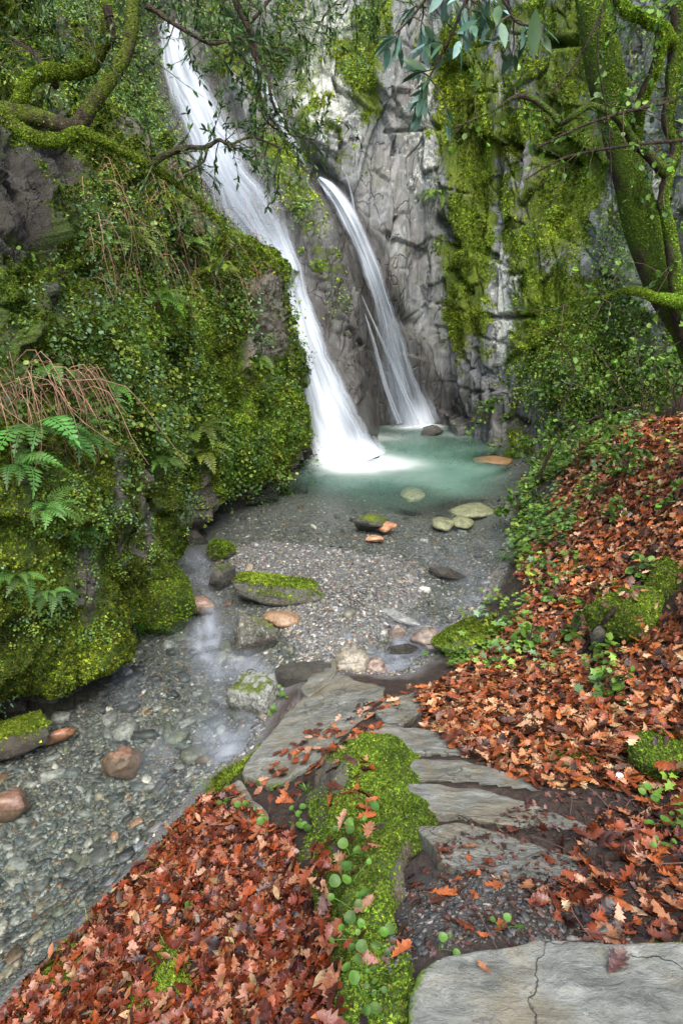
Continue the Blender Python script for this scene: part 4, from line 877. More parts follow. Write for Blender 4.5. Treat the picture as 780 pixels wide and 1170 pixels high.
V, F, C = inst(*OV, pp + pn * rng.uniform(.01, .045, (n2, 1)), frame_from(rand_normals(pn, n2, .6), yaw=rng.uniform(0, 6.28, n2)), rng.uniform(.03, .065, n2), np.array([(.2, .12, .05), (.33, .22, .1), (.1, .05, .025), (.3, .1, .03)])[rng.integers(0, 4, n2)] * rng.uniform(.5, 1.3, (n2, 1))); b_.add(V, F, C)
meta(b_.out('leaf_litter', MLT), 'deep litter of russet oak leaves on both banks', 'leaf litter', kind='stuff')

# grit and leaf crumbs on the path
x, y = scatter_poly([(440, 1110, -.08), (462, 1010, -.22), (560, 1014, -.2), (660, 1022, -.18), (730, 1075, -.05), (500, 1088, -.08)], 1500); P_, N_, _ = drop_many(x, y); b_ = Bag(); n_ = len(P_)
put(P_, N_, rng.uniform(.003, .011, n_) * np.where(rng.uniform(0, 1, n_) < .06, 2., 1), b_, .42)
x, y = scatter_poly(PATH, 1000); P_, N_, _ = drop_many(x, y); n_ = len(P_)
C_ = np.array([(.07, .028, .02)]) * rng.uniform(.4, 1.8, (n_, 1)); V, F, C = inst(*OAKL[1], P_ + N_ * .004, frame_from(rand_normals(N_, n_, .4), yaw=rng.uniform(0, 6.28, n_)), rng.uniform(.012, .04, n_), C_); b_.add(V, F, C)
meta(b_.out('grit', MST), 'slate grit and rotted leaf crumbs trodden into the path', 'grit', kind='stuff')
# fine twigs lying about
tb = Bag()
x, y = scatter_poly(PL, 60); x2, y2 = scatter_poly(PR, 160); x3, y3 = scatter_poly(PATH, 26)
P_, N_, _ = drop_many(np.concatenate([x, x2, x3]), np.concatenate([y, y2, y3]))
for p, nv in zip(P_, N_):
    a = rng.uniform(0, 6.28); L = rng.uniform(.06, .28); d = np.array([math.cos(a), math.sin(a), 0]); d = d - nv * (d @ nv); e = np.cross(d, nv) * rng.uniform(-.1, .1) * L
    V, F = tube([p + nv * .01 - d * L / 2, p + nv * .03 + e, p + nv * .02 + d * L / 2], [.002, .0018, .0008], 4, 6, cap=False); tb.add(V, F, np.array([.1, .06, .045]) * rng.uniform(.5, 1.6))
meta(tb.out('twigs', MTW), 'fine dead twigs lying in the fallen leaves', 'twigs', kind='stuff')
# ================= scattering on surfaces
def samp(P, N, wt, n):
    a = np.linalg.norm(np.cross(P[1:, :-1] - P[:-1, :-1], P[:-1, 1:] - P[:-1, :-1]), axis=-1) * np.clip(wt[:-1, :-1], 0, None)
    c = np.cumsum(a.ravel()); k = np.searchsorted(c, rng.uniform(0, c[-1], n)); k = np.minimum(k, a.size - 1); i, j = np.unravel_index(k, a.shape)
    u, v = rng.uniform(0, 1, (2, n, 1))
    return P[i, j] * (1 - u) * (1 - v) + P[i + 1, j] * u * (1 - v) + P[i, j + 1] * (1 - u) * v + P[i + 1, j + 1] * u * v, N[i, j], (i, j)
def samp_tri(V, F, w, n):
    F = quads2tris(F); cr_ = np.cross(V[F[:, 1]] - V[F[:, 0]], V[F[:, 2]] - V[F[:, 0]]); A = np.linalg.norm(cr_, axis=1); ww = A * np.clip(w[F].mean(1), 0, None) ** 2
    c = np.cumsum(ww); k = np.minimum(np.searchsorted(c, rng.uniform(0, c[-1], n)), len(F) - 1); u, v = rng.uniform(0, 1, (2, n)); m = u + v > 1; u[m] = 1 - u[m]; v[m] = 1 - v[m]
    p = V[F[k, 0]] + (V[F[k, 1]] - V[F[k, 0]]) * u[:, None] + (V[F[k, 2]] - V[F[k, 0]]) * v[:, None]; return p, cr_[k] / (A[k][:, None] + 1e-12)
def seen(P, pad=90):
    q = proj(P); return (q[:, 0] > -pad) & (q[:, 0] < 780 + pad) & (q[:, 1] > -pad) & (q[:, 1] < 1170 + pad)
# templates
def tuft_t(n=5, seed=0):
    r = np.random.default_rng(seed); V = []; F = []
    for k in range(n):
        a = 2 * math.pi * k / n + r.uniform(-.4, .4); e = r.uniform(.3, .9); d = np.array([math.cos(a) * math.cos(e), math.sin(a) * math.cos(e), math.sin(e)]); s = np.array([-math.sin(a), math.cos(a), 0]) * .32
        V += [d * .05 - s, d * .05 + s, d * r.uniform(.7, 1.1)]; F.append((3 * k, 3 * k + 1, 3 * k + 2))
    return np.array(V), np.array(F)
TUFT = tuft_t()
LEAF4 = (np.array([(0, 0, 0), (.45, .26, .07), (1, 0, -.08), (.45, -.26, .07)]), np.array([(0, 1, 2), (0, 2, 3)]))
LEAFR = (np.array([(0, 0, 0), (.2, .33, .04), (.6, .42, .02), (1., .12, -.06), (1., -.12, -.06), (.6, -.42, .02), (.2, -.33, .04), (.55, 0, -.03)]), np.array([(0, 7, 1), (1, 7, 2), (2, 7, 3), (3, 7, 4), (4, 7, 5), (5, 7, 6), (6, 7, 0)]))
LEAFI = (np.array([(0, 0, 0), (-.15, .42, .03), (.28, .26, .03), (.42, .5, -.02), (.62, .2, .03), (1, 0, -.06), (.62, -.2, .03), (.42, -.5, -.02), (.28, -.26, .03), (-.15, -.42, .03), (.35, 0, -.04)]), np.array([(10, i, i + 1) for i in range(10 - 1)] + [(10, 9, 0)]))
LEAFL = (np.array([(0, 0, 0), (.22, .12, .03), (.5, .17, .0), (.8, .1, -.05), (1, 0, -.12), (.8, -.1, -.05), (.5, -.17, 0), (.22, -.12, .03), (.25, 0, 0), (.55, 0, -.04), (.8, 0, -.08)]), np.array([(0, 8, 1), (1, 8, 9), (1, 9, 2), (2, 9, 10), (2, 10, 3), (3, 10, 4), (0, 7, 8), (7, 9, 8), (7, 6, 9), (6, 10, 9), (6, 5, 10), (5, 4, 10)]))
G_DARK, G_MID, G_YEL, G_BLU, G_LIME = [np.array(c) for c in ((.055, .11, .02), (.12, .22, .035), (.25, .32, .04), (.15, .26, .12), (.19, .33, .045))]
def gcol(n, w=(.3, .35, .15, .2, 0.)):
    i = rng.choice(5, n, p=np.array(w) / sum(w)); return np.array([G_DARK, G_MID, G_YEL, G_BLU, G_LIME])[i]
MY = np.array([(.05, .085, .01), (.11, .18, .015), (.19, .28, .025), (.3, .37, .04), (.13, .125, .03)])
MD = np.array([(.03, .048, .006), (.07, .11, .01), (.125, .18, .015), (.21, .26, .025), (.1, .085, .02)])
def tufts(bag, p, n, s, pal=MY, w=(.2, .35, .27, .12, .06)):
    i = rng.choice(5, len(p), p=w); c = pal[i] * rng.uniform(.75, 1.25, (len(p), 1)); k = fbm(p * 3, 3, 300)[:, None]; c = c * (1 + .8 * k) * (1 + np.array([.2, .05, 0]) * fbm(p * 1.3, 2, 301)[:, None])
    V, F, C = inst(*TUFT, p, frame_from(rand_normals(n, len(p), .35), yaw=rng.uniform(0, 6.28, len(p))), s, np.clip(c, .004, 1)); bag.add(V, F, C)

# ---- moss on the cliff, the bank, the rocks
cn = gnorm(cliffP, np.array([0, 0, 2.])); cw = sstep(.46, .72, cliffM); pqc = proj(cliffP); cw = cw * ((pqc[..., 0] > -60) & (pqc[..., 0] < 860) & (pqc[..., 1] > -60) & (pqc[..., 1] < 620))
b_ = Bag(); p, n, _ = samp(cliffP, cn, cw, 80000); d_ = proj(p)[:, 2]; tufts(b_, p, n, rng.uniform(.018, .042, len(p)) * (d_ / 11) ** .8, w=(.08, .26, .34, .27, .05))
meta(b_.out('cliff_moss', MMO), 'thick yellow-green moss clothing the cliff face', 'moss', kind='stuff')
pqb = proj(bankP); bw = sstep(.45, .7, bankM + .3 * fbm(bankP * 6, 3, 72)); inb = (pqb[..., 0] > -70) & (pqb[..., 0] < 380) & (pqb[..., 1] > -40) & (pqb[..., 1] < 900)
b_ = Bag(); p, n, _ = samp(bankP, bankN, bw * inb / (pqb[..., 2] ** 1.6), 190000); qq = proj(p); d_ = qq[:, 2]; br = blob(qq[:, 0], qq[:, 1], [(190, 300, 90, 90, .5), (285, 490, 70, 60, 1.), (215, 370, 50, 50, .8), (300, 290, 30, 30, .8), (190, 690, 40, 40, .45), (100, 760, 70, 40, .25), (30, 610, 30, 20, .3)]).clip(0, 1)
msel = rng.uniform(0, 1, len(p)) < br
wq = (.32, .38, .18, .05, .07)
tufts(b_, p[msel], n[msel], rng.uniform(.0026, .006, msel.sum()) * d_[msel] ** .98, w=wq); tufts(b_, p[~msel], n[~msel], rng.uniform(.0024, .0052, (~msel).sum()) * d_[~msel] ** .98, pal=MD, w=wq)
meta(b_.out('bank_moss', MMO), 'deep green moss covering the left bank', 'moss', kind='stuff')
b_ = Bag()
for V, F, w in MOSSY:
    c = V.mean(0); d_ = proj(c[None])[0, 2]; n_ = int(np.clip(20000 * (np.ptp(V[:, 0]) * np.ptp(V[:, 2] if 0 else V[:, 1])) / d_ * 4, 900, 60000))
    p, n = samp_tri(V, F, w, n_); n = np.where(((n * (p - c)).sum(1) < 0)[:, None] & (len(V) < 12000), -n, n) if len(V) < 12000 else np.where(n[:, 2:3] < 0, -n, n)
    tufts(b_, p, n, rng.uniform(.0018, .0042, len(p)) * max(1.5, d_ ** .95), w=(.32, .38, .15, .04, .11))
gw = sstep(.5, .8, mossG + .3 * fbm(groundP * 6, 3, 73)); gw = gw * ((PXg := proj(groundP)[..., 0]) > -50) * (PXg < 830)
gN = gnorm(groundP, np.array([0, 0, 9.])); p, n, _ = samp(groundP, gN, gw / (1 + proj(groundP)[..., 2]), 26000); d_ = proj(p)[:, 2]; tufts(b_, p + n * .008, n, rng.uniform(.004, .008, len(p)) * d_ ** .8)
meta(b_.out('ground_moss', MMO), 'bright moss cushions on the rocks, kerb stones and banks', 'moss', kind='stuff')

# ---- trailing clumps of small leaves
def clumps(bag, p, n, m, size, spread, cols, tmpl=LEAF4, droop=.6, up=.5, out=.5):
    K = len(p); tot = K * m; b = np.repeat(np.arange(K), m); t = rng.uniform(0, 1, tot) ** .8
    side = rng.normal(0, 1, (K, 3)); side -= n * (side * n).sum(1, keepdims=True); side /= np.linalg.norm(side, axis=1, keepdims=True) + 1e-9
    sp_k = np.repeat(np.broadcast_to(spread, K), m)[:, None]
    q = p[b] + n[b] * (.15 + out * np.sin(t * 2.6)[:, None]) * sp_k * rng.uniform(.3, 1, (tot, 1)) + side[b] * (t[:, None] - .3) * sp_k * .9 + rng.normal(0, .3, (tot, 3)) * sp_k
    q[:, 2] -= (t ** 1.4 * droop * sp_k[:, 0])
    nv = n[b] * .6 + np.array([0, 0, up]) + rng.normal(0, .45, (tot, 3)); s = np.repeat(np.broadcast_to(size, K), m) * rng.uniform(.6, 1.25, tot)
    c = cols[b] * rng.uniform(.65, 1.45, (tot, 1)); c = np.where(rng.uniform(0, 1, (tot, 1)) < .04, np.array([(.16, .12, .03)]), c)
    V, F, C = inst(*tmpl, q, frame_from(nv, yaw=rng.uniform(0, 6.28, tot)), s, c); bag.add(V, F, C)
b_ = Bag()
dens = np.clip(.35 + fbm(bankP * 1.8, 3, 310) * 1.5 - .12, 0, 1) + blob(pqb[..., 0], pqb[..., 1], [(150, 250, 60, 60, .9), (130, 360, 60, 70, .9), (270, 510, 60, 36, 1.0), (235, 330, 50, 50, .8), (170, 470, 50, 60, .5), (310, 440, 22, 40, .6), (50, 430, 60, 40, .3), (10, 230, 60, 80, -1.2), (40, 700, 110, 110, -.9), (110, 700, 60, 90, -1.), (232, 570, 14, 50, -1.4), (170, 610, 12, 50, -.9), (200, 600, 40, 40, -.4), (215, 400, 40, 30, -.5), (290, 300, 40, 20, -.6)])
wd_ = np.clip(dens, 0, 2) * inb / pqb[..., 2] ** 1.1
p, n, _ = samp(bankP, bankN, wd_, 2050); d_ = proj(p)[:, 2]; cc = gcol(len(p), (.26, .36, .16, .22, 0)); q = proj(p)
cc = np.where(((q[:, 0] > 215) & (q[:, 1] > 460) & (q[:, 1] < 560) & (rng.uniform(0, 1, len(p)) < .75))[:, None], np.array([(.085, .17, .015)]), cc)
clumps(b_, p, n, 26, .016 + .0026 * d_, .05 + .012 * d_, cc)
p, n, _ = samp(bankP, bankN, wd_, 600); d_ = proj(p)[:, 2]; clumps(b_, p, n, 22, .024 + .002 * d_, .1 + .012 * d_, gcol(len(p), (.35, .45, .15, .1, 0)), LEAFR, .9)
inL = (pqb[..., 0] <= -60) & (pqb[..., 0] > -520) & (pqb[..., 1] > -300)
p, n, _ = samp(bankP, bankN, np.clip(.3 + fbm(bankP * 1.8, 3, 310) * 1.5, 0, 1) * inL, 900); d_ = proj(p)[:, 2]; clumps(b_, p, n, 22, .02 + .0026 * d_, .06 + .012 * d_, gcol(len(p), (.26, .36, .16, .22, 0)))
p, n, _ = samp(bankP, bankN, inL * 1., 60000); tufts(b_, p, n, rng.uniform(.01, .022, len(p)), pal=MD, w=(.32, .38, .18, .05, .07))
meta(b_.out('undergrowth', ML), 'trailing small-leaved undergrowth on the left bank', 'undergrowth', kind='stuff')
# bright tiny creeping leaves low on the near bank
b_ = Bag(); q2 = blob(pqb[..., 0], pqb[..., 1], [(60, 620, 50, 80, 1), (110, 600, 40, 60, .6), (40, 700, 60, 60, .8), (110, 690, 60, 50, .35), (200, 560, 40, 70, 1), (90, 560, 60, 50, .5)]) * sstep(.5, .8, .6 + fbm(bankP * 5, 3, 320) * .7)
p, n, _ = samp(bankP, bankN, q2 * inb / pqb[..., 2], 1300); clumps(b_, p, n, 11, .011 + .001 * proj(p)[:, 2], .04, gcol(len(p), (0, .4, .3, .3, .6)), LEAFR, .5, .5, .3)
meta(b_.out('creeping_leaves', ML), 'bright tiny round creeping leaves over near bank moss', 'creeper', kind='stuff')

# ---- shrubbery on the hillside and on ledges of the cliff
b_ = Bag(); hx, hy = pqc[..., 0], pqc[..., 1]; vis_ = (hx > -80) & (hx < 860) & (hy > -80) & (hy < 560)
hd = blob(hx, hy, [(60, 60, 120, 110, 2.), (150, 130, 50, 70, 1.2), (250, 20, 40, 40, 1.), (330, 40, 30, 60, .9), (300, 175, 24, 60, 1.0), (335, 260, 22, 60, .9), (420, 50, 30, 60, .5), (655, 395, 60, 50, .25), (735, 300, 50, 140, .6), (700, 440, 100, 45, 1.1), (600, 430, 40, 40, .2), (600, 250, 60, 130, -.7), (345, 440, 14, 50, .3), (760, 60, 60, 80, .6)]) + np.clip(fbm(cliffP * 2, 3, 330), 0, 1) * .45
hd = hd * vis_ * (1 - np.maximum(np.maximum(wl, wr), wt)) * (1 - blob(hx, hy, [(462, 250, 34, 170, 1)])).clip(0, 1)
p, n, _ = samp(cliffP, cn, np.clip(hd - .22, 0, 2), 3600); q = proj(p); cc = gcol(len(p), (.3, .36, .2, .14, .0)); rt = q[:, 0] > 560; cc = np.where(rt[:, None], gcol(len(p), (.25, .3, .3, .05, .2)), cc)
clumps(b_, p, n, 24, .05, .26, cc, LEAF4, .5, .5, .8)
meta(b_.out('hillside_foliage', ML), 'dense small-leaved shrubbery on the slope and cliff ledges', 'shrubbery', kind='stuff')

# ---- ivy and bramble on the right-hand bank
b_ = Bag(); GX, GY = proj(groundP)[..., 0], proj(groundP)[..., 1]
iv = blob(GX, GY, [(625, 570, 34, 45, 2.), (600, 620, 22, 50, 1.8), (660, 540, 60, 30, 1.3), (540, 735, 46, 26, 1.8), (590, 700, 26, 40, 1.1), (680, 500, 80, 25, 1.3), (760, 540, 50, 30, .6), (640, 655, 30, 20, .5), (690, 770, 16, 40, .6), (600, 755, 40, 14, .4), (760, 940, 24, 30, .3), (270, 925, 26, 16, .5)]) * sstep(-.35, .5, fbm(groundP * 2.6, 3, 340)) * (groundP[..., 2] > W + .04)
p, n, _ = samp(groundP, gN, iv, 950); cc = gcol(len(p), (.3, .5, .08, .12, .15)); clumps(b_, p, n, 9, .048, .12, cc, LEAFI, .1, .9, .7)
meta(b_.out('ivy', MLG), 'glossy ivy creeping over the right bank to the water', 'ivy', kind='stuff')
# fringe of short grass and moss along the water edge of the leaf bank
b_ = Bag(); blade = (np.array([(-.02, 0, 0), (.02, 0, 0), (.016, .06, .45), (-.016, .06, .45), (0, .28, .9)]), np.array([(0, 1, 2), (0, 2, 3), (3, 2, 4)]))
gr_ = blob(GX, GY, [(190, 1100, 26, 50, .5), (240, 890, 26, 20, .6), (575, 690, 30, 30, .3)]) + .9 * np.exp(-((groundP[..., 2] - (W + .06)) / .04) ** 2) * (GX < 270) * (GY > 860)
p, n, _ = samp(groundP, gN, gr_ * (groundP[..., 2] > W + .01), 1500); c = gcol(len(p), (.1, .4, .2, 0, .4)) * rng.uniform(.7, 1.3, (len(p), 1))
V, F, C = inst(*blade, p, frame_from(rand_normals(n, len(p), .4), yaw=rng.uniform(0, 6.28, len(p))), rng.uniform(.03, .08, len(p)), c); b_.add(V, F, C)
meta(b_.out('grass', ML), 'short grass blades along the edge of the leaf bank', 'grass', kind='stuff')

# ================= ferns: fronds of paired leaflets
def frond_mesh(L, arch, seed, wd=.24):
    r = np.random.default_rng(seed); m = 17; t = np.linspace(0, 1, m); x = L * (t - .12 * arch * t ** 3); z = L * arch * (.55 * t - 1.0 * t ** 2.2)
    V = []; F = []; 
    for k in range(m - 1):
        a = np.array([x[k], 0, z[k]]); b = np.array([x[k + 1], 0, z[k + 1]]); i = len(V); w = .004
        V += [a + [0, w, 0], a - [0, w, 0], b - [0, w, 0], b + [0, w, 0]]; F += [(i, i + 1, i + 2), (i, i + 2, i + 3)]
        if k < 2: continue
        l = L * wd * math.sin(math.pi * min(1, (t[k] * .86 + .17))) ** .8 * r.uniform(.85, 1.1)
        for s in (1, -1):
            i = len(V); d = np.array([.32, s, -.16 + r.uniform(-.1, .1)]); d /= np.linalg.norm(d); e = (b - a) * .5
            V += [a, a + d * l * .35 + e * 1.1, a + d * l * .7 + e * .85, a + d * l + e * .3, a + d * l * .7 - e * .2, a + d * l * .35 - e * .45]
            F += [(i, i + 1, i + 5), (i + 1, i + 2, i + 5), (i + 2, i + 4, i + 5), (i + 2, i + 3, i + 4)]
    return np.array(V), np.array(F)
FP = []
def fern(px, py, size, label, nf=8, col=(.05, .16, .035), spread=2.6, arch=.9, seed=0):
    p, n = hit(px, py)
    if p is None: return
    p = p + n * (.04 + .012 * p[1])
    r = np.random.default_rng(seed + 500); t = thing('fern', p, label, 'fern', 'ferns growing on the mossy banks')
    h = n * np.array([1, 1, 0]); h /= np.linalg.norm(h) + 1e-9; a0 = math.atan2(h[1], h[0])
    for k in range(nf):
        a = a0 + (k / (nf - 1) - .5) * spread + r.uniform(-.2, .2); V, F = frond_mesh(size * r.uniform(.7, 1.1), arch * r.uniform(.6, 1.3), seed * 20 + k)
        Rm = rotz(a) @ roty(-r.uniform(-.2, .75)) @ rotx(r.uniform(-.5, .5)); c = np.array(col) * r.uniform(.6, 1.4) * (1 + r.normal(0, .08, 3)); mk('frond', V @ Rm.T + p, F, ML, parent=t, cols=c * np.array([1.6, 1.12, .7]))
for i, (x, y, s, l, c) in enumerate([(34, 490, .34, 'large polypody fern at the left edge under the dead brown stems', (.045, .17, .05)), (78, 508, .26, 'fern just right of the largest fern on the left bank', (.05, .17, .05)), (8, 545, .24, 'fern cut by the left edge below the largest fern', (.045, .15, .05)), (42, 590, .2, 'hanging fern on bare moss midway down the near bank', (.06, .19, .06)), (70, 625, .2, 'hanging fern right of the dark root on near moss', (.06, .18, .07)), (25, 650, .17, 'small fern with drooping fronds low on the near moss', (.06, .19, .06)),
        (100, 605, .15, 'bright horizontal fern spray beside the bare rock rib', (.09, .26, .06)), (52, 680, .14, 'lowest small fern on the near mossy face', (.06, .17, .07)), (222, 505, .42, 'pale broad fern above the low ivy hump near the stream', (.09, .2, .06)), (238, 522, .34, 'second pale fern overhanging the bank below its neighbour', (.1, .2, .05)), (165, 335, .34, 'fern among brambles halfway up the bank', (.07, .19, .04)), (205, 290, .38, 'fern near the bank crest left of the fall', (.09, .22, .04)), (245, 318, .36, 'fern above the yellow moss patch', (.1, .21, .03)),
        (140, 288, .36, 'fern on the grassy upper slope beneath the long branch', (.09, .2, .06)), (128, 452, .2, 'small arching fern at the end of the dead stems', (.08, .24, .06)), (118, 480, .18, 'small fern beside a rusty leaf under the dead stems', (.07, .22, .06)), (178, 520, .24, 'fern between ivy curtains on the middle bank', (.07, .19, .04)), (302, 420, .3, 'fern on the dark rock edge beside the wide fall', (.06, .15, .03)), (505, 215, .36, 'lone pale fern on the mossy cliff right of the grey face', (.1, .24, .05)), (60, 440, .22, 'fern tangled in the top of the dead stems', (.05, .15, .05)), (200, 250, .34, 'fern just under the crest of the bank', (.1, .22, .05)), (265, 280, .3, 'fern on yellow moss at the top of the rock shoulder', (.11, .2, .04))]):
    fern(x, y, s * (1.12 if x < 110 else 1.05), l, 8 + i % 4, c, seed=i)

# ---- grass tufts
def grasstuft(px, py, L, label, n=34, col=(.06, .17, .02), droop=1.):
    p, nn = hit(px, py)
    if p is None: return
    V_ = []; F_ = []; C_ = []
    for k in range(n):
        a = rng.uniform(0, 6.28); e = rng.uniform(.3, 1.3); l = L * rng.uniform(.5, 1.1); d = np.array([math.cos(a) * math.cos(e), math.sin(a) * math.cos(e), math.sin(e)]) + nn * .3; s = np.array([-math.sin(a), math.cos(a), 0]) * .0035
        i = len(V_)
        for j, t in enumerate((0, .35, .7, 1.)):
            q = p + d * l * t - np.array([0, 0, droop * l * t * t * .75]); w = (1 - t) ** .6 + .02; V_ += [q - s * w, q + s * w]
            if j: F_ += [(i + 2 * j - 2, i + 2 * j - 1, i + 2 * j + 1), (i + 2 * j - 2, i + 2 * j + 1, i + 2 * j)]
        C_ += [np.array(col) * rng.uniform(.5, 1.7)] * 8
    meta(mk('grass_tuft', np.array(V_), np.array(F_), ML, loc=p, cols=np.array(C_)), label, 'grass', 'grass tufts')
grasstuft(158, 722, .34, 'drooping sedge tuft at the waterline by the large mossy boulder')
grasstuft(150, 706, .26, 'smaller sedge tuft just above the drooping one', 20)
grasstuft(668, 505, .42, 'tall arching grass tuft where cliff meets the right bank', 40, (.12, .24, .03), .6)
grasstuft(755, 560, .2, 'grass tuft among oak leaves near the right edge', 24, (.1, .22, .03))
grasstuft(575, 640, .22, 'fine grass hanging over the water from the right shore', 30, (.09, .18, .06))
grasstuft(350, 905, .12, 'short grass sprig between terrace and moss edging', 14, (.08, .16, .03))

# ---- dead brown bracken stems
b_ = Bag()
for k in range(260):
    if k < 95: px = rng.uniform(-40, 95); py = rng.uniform(418, 470); L = rng.uniform(.3, .75); w = .0028
    else: px = rng.uniform(95, 300); py = rng.uniform(190, 330); L = rng.uniform(.3, .8); w = .0032
    p, n = hit(px, py)
    if p is None: continue
    d = n * rng.uniform(.2, .6) + rng.normal(0, .3, 3) + np.array([.25, 0, .1]); e = p + d * L * .45; f_ = e + d * L * .25 - np.array([0, 0, L * .5]); g_ = f_ - np.array([rng.normal(0, .1), 0, L * rng.uniform(.1, .5)])
    V, F = tube([p, e, f_, g_], [w, w * .9, w * .7, w * .4], 4, 9, cap=False); b_.add(V, F, np.array([.2, .12, .075]) * rng.uniform(.4, 1.7))
meta(b_.out('dead_stems', MTW), 'tangle of dry brown bracken stems hanging down the bank', 'dead stems', kind='stuff')

# ================= navelwort: round leaves on thin stalks
def navel(px, py, nl, label, s=.02):
    p, n = hit(px, py)
    if p is None: return
    t = thing('navelwort', p, label, 'plant', 'round-leaved plants along the steps'); b = Bag(); a = np.linspace(0, 2 * np.pi, 12, endpoint=False)
    for k in range(nl):
        o_ = rng.normal(0, .028, 3) * [1, 1, 0]; top = p + o_ + np.array([0, -.012, rng.uniform(.015, .055)]); V, F = tube([p, (p + top) / 2 + [0, 0, .006], top], [.0014, .0012, .001], 4, 5, cap=False); b.add(V, F, (.1, .22, .04))
        r_ = s * rng.uniform(.4, 1.15); rr = r_ * (1 + .04 * np.cos(a * 3 + k)); nv = np.array([rng.normal(0, .3), rng.normal(-.25, .3), 1.]); R_ = frame_from(nv[None])[0]
        D = np.concatenate([np.stack([np.cos(a) * rr, np.sin(a) * rr, np.full(12, r_ * .18)], -1), np.stack([np.cos(a) * rr * .5, np.sin(a) * rr * .5, np.full(12, r_ * .06)], -1), [[0, 0, -.1 * r_]]])
        j = np.arange(12); F = np.concatenate([quads2tris(gridF(2, 12, True)), np.stack([12 + j, 12 + (j + 1) % 12, np.full(12, 24)], -1)])
        mk('leaf', D @ R_.T + top, F, ML, parent=t, cols=np.array([.085, .18, .025]) * rng.uniform(.5, 1.5) * (1 + rng.normal(0, .08, 3)))
    b.out('stem', ML, parent=t)
for x, y, k, l in [(412, 925, 4, 'topmost round-leaved sprig on the moss edging'), (405, 950, 5, 'round-leaved cluster just below the topmost sprig'), (400, 978, 6, 'dense round-leaved cluster on the moss beside the muddy tread'), (402, 1008, 5, 'round-leaved trail at the narrow waist of the moss edging'), (403, 1040, 5, 'round-leaved trail over the moss beside the grey chips'), (408, 1075, 4, 'round-leaved plant left of the near slab corner'), (420, 1110, 6, 'large-leaved plant low on the moss by the near slab'), (415, 1140, 6, 'round-leaved plant at the bottom edge beside the near slab'), (440, 1165, 3, 'round-leaved sprig cut by the bottom edge'),
                   (340, 945, 5, 'round-leaved plant on the outer left foot of the moss edging'), (338, 930, 3, 'upper small sprig on the outer side of the moss edging'), (280, 925, 9, 'mat of round leaves beside the squared dark block'), (262, 912, 7, 'round leaves tumbling from the squared block to leaves'), (296, 938, 6, 'round leaves at the lower end of the squared block'), (325, 795, 7, 'bright sprig growing at the edge of the terrace slab'), (310, 815, 5, 'lower bright sprig between boulder and terrace slab'),
                   (570, 1062, 3, 'lone tall round-leaved seedling behind the near slab'), (500, 1085, 3, 'three round leaves at the left corner of the near slab'), (434, 1062, 3, 'small round-leaved pair above the near slab corner'), (745, 920, 5, 'upper round-leaved plant at the right edge of path'), (765, 945, 7, 'bigger round-leaved plant at the right edge of path'), (752, 975, 5, 'lower round-leaved plant at the right edge of path'), (440, 1085, 3, 'tiny round-leaved sprig on bare soil'), (220, 1085, 4, 'round leaf sprig among leaves on the lower bank'), (225, 1030, 3, 'small green sprig alone in the leaf bank'), (308, 1052, 2, 'tiny sprig near the fallen twig on the leaf bank')]:
    navel(x, y, k, l, .018 if y < 1060 else .0135)

# ================= trees
MB2_ = m_bark('oak_bark', mc=((.02, .03, .006), (.07, .12, .01), (.17, .25, .02)))
def ppts(L): return np.array([atY(a, b, c) for a, b, c, _ in L]), np.array([r_ * c * 1.0 / FPX for a, b, c, r_ in L])
def limb(name, L, parent, mat, seed=0, sides=12, lump=.28, mk0=.35):
    mk0 = mk0 + .12
    P_, R_ = ppts(L); V, F = tube(P_, R_, sides, max(14, len(L) * 9), lump, seed); m = np.full(len(V), mk0) + fbm(V * 5, 2, seed) * .25
    if mat is MB2_: m = m + .38 * vnorm(V, F)[:, 0] + .16
    mk(name, V, F, mat, parent=parent, cols={'mask': np.stack([m, m * 0, m * 0], -1)}, smooth=True)
    k = max(8, len(L) * 4); return cr(P_, k), cr(R_[:, None], k)[:, 0], (V, F, np.clip(m * 1.8 if mat is not MB2_ else (m - .3) * 1.7, 0, 1))
def sprays(src, n, L, leafn, size, cols, tw, lf, tmpl=LEAFL, gravity=.25, dirbias=(0, 0, 0), tw_col=(.06, .045, .03)):
    """twigs with leaves growing from points of a limb"""
    for k in range(n):
        p0 = src[rng.integers(0, len(src))]; d = rng.normal(0, 1, 3) + np.array(dirbias); d /= np.linalg.norm(d); l = L * rng.uniform(.5, 1.2); pts = [p0]
        for j in range(4): d = d + rng.normal(0, .28, 3) - np.array([0, 0, gravity * .35]); d /= np.linalg.norm(d); pts.append(pts[-1] + d * l / 4)
        V, F = tube(pts, [.0035, .003, .0022, .0016, .0008], 4, 9, cap=False); tw.add(V, F, np.array(tw_col) * rng.uniform(.6, 1.4)); Q = cr(np.array(pts), 30)
        t = rng.integers(6, 30, leafn); q = Q[t]; ax = Q[np.minimum(t + 1, 29)] - Q[t - 1]; ax /= np.linalg.norm(ax, axis=1, keepdims=True) + 1e-9
        dd = ax + rng.normal(0, .6, (leafn, 3)); dd[:, 2] -= .15; dd /= np.linalg.norm(dd, axis=1, keepdims=True); up = np.array([0, 0, 1.]) + rng.normal(0, .5, (leafn, 3)); y = np.cross(up, dd); y /= np.linalg.norm(y, axis=1, keepdims=True) + 1e-9; z = np.cross(dd, y)
        c = cols[rng.integers(0, len(cols), leafn)] * rng.uniform(.6, 1.4, (leafn, 1)); V, F, C = inst(*tmpl, q, np.stack([dd, y, z], -1), size * rng.uniform(.5, 1.3, leafn), c); lf.add(V, F, C)
def furry(lst, bag, n, s):
    for V, F, w in lst: p, nn_ = samp_tri(V, F, w, n); tufts(bag, p, nn_, rng.uniform(.5, 1.2, n) * s, w=(.3, .4, .2, .06, .04))
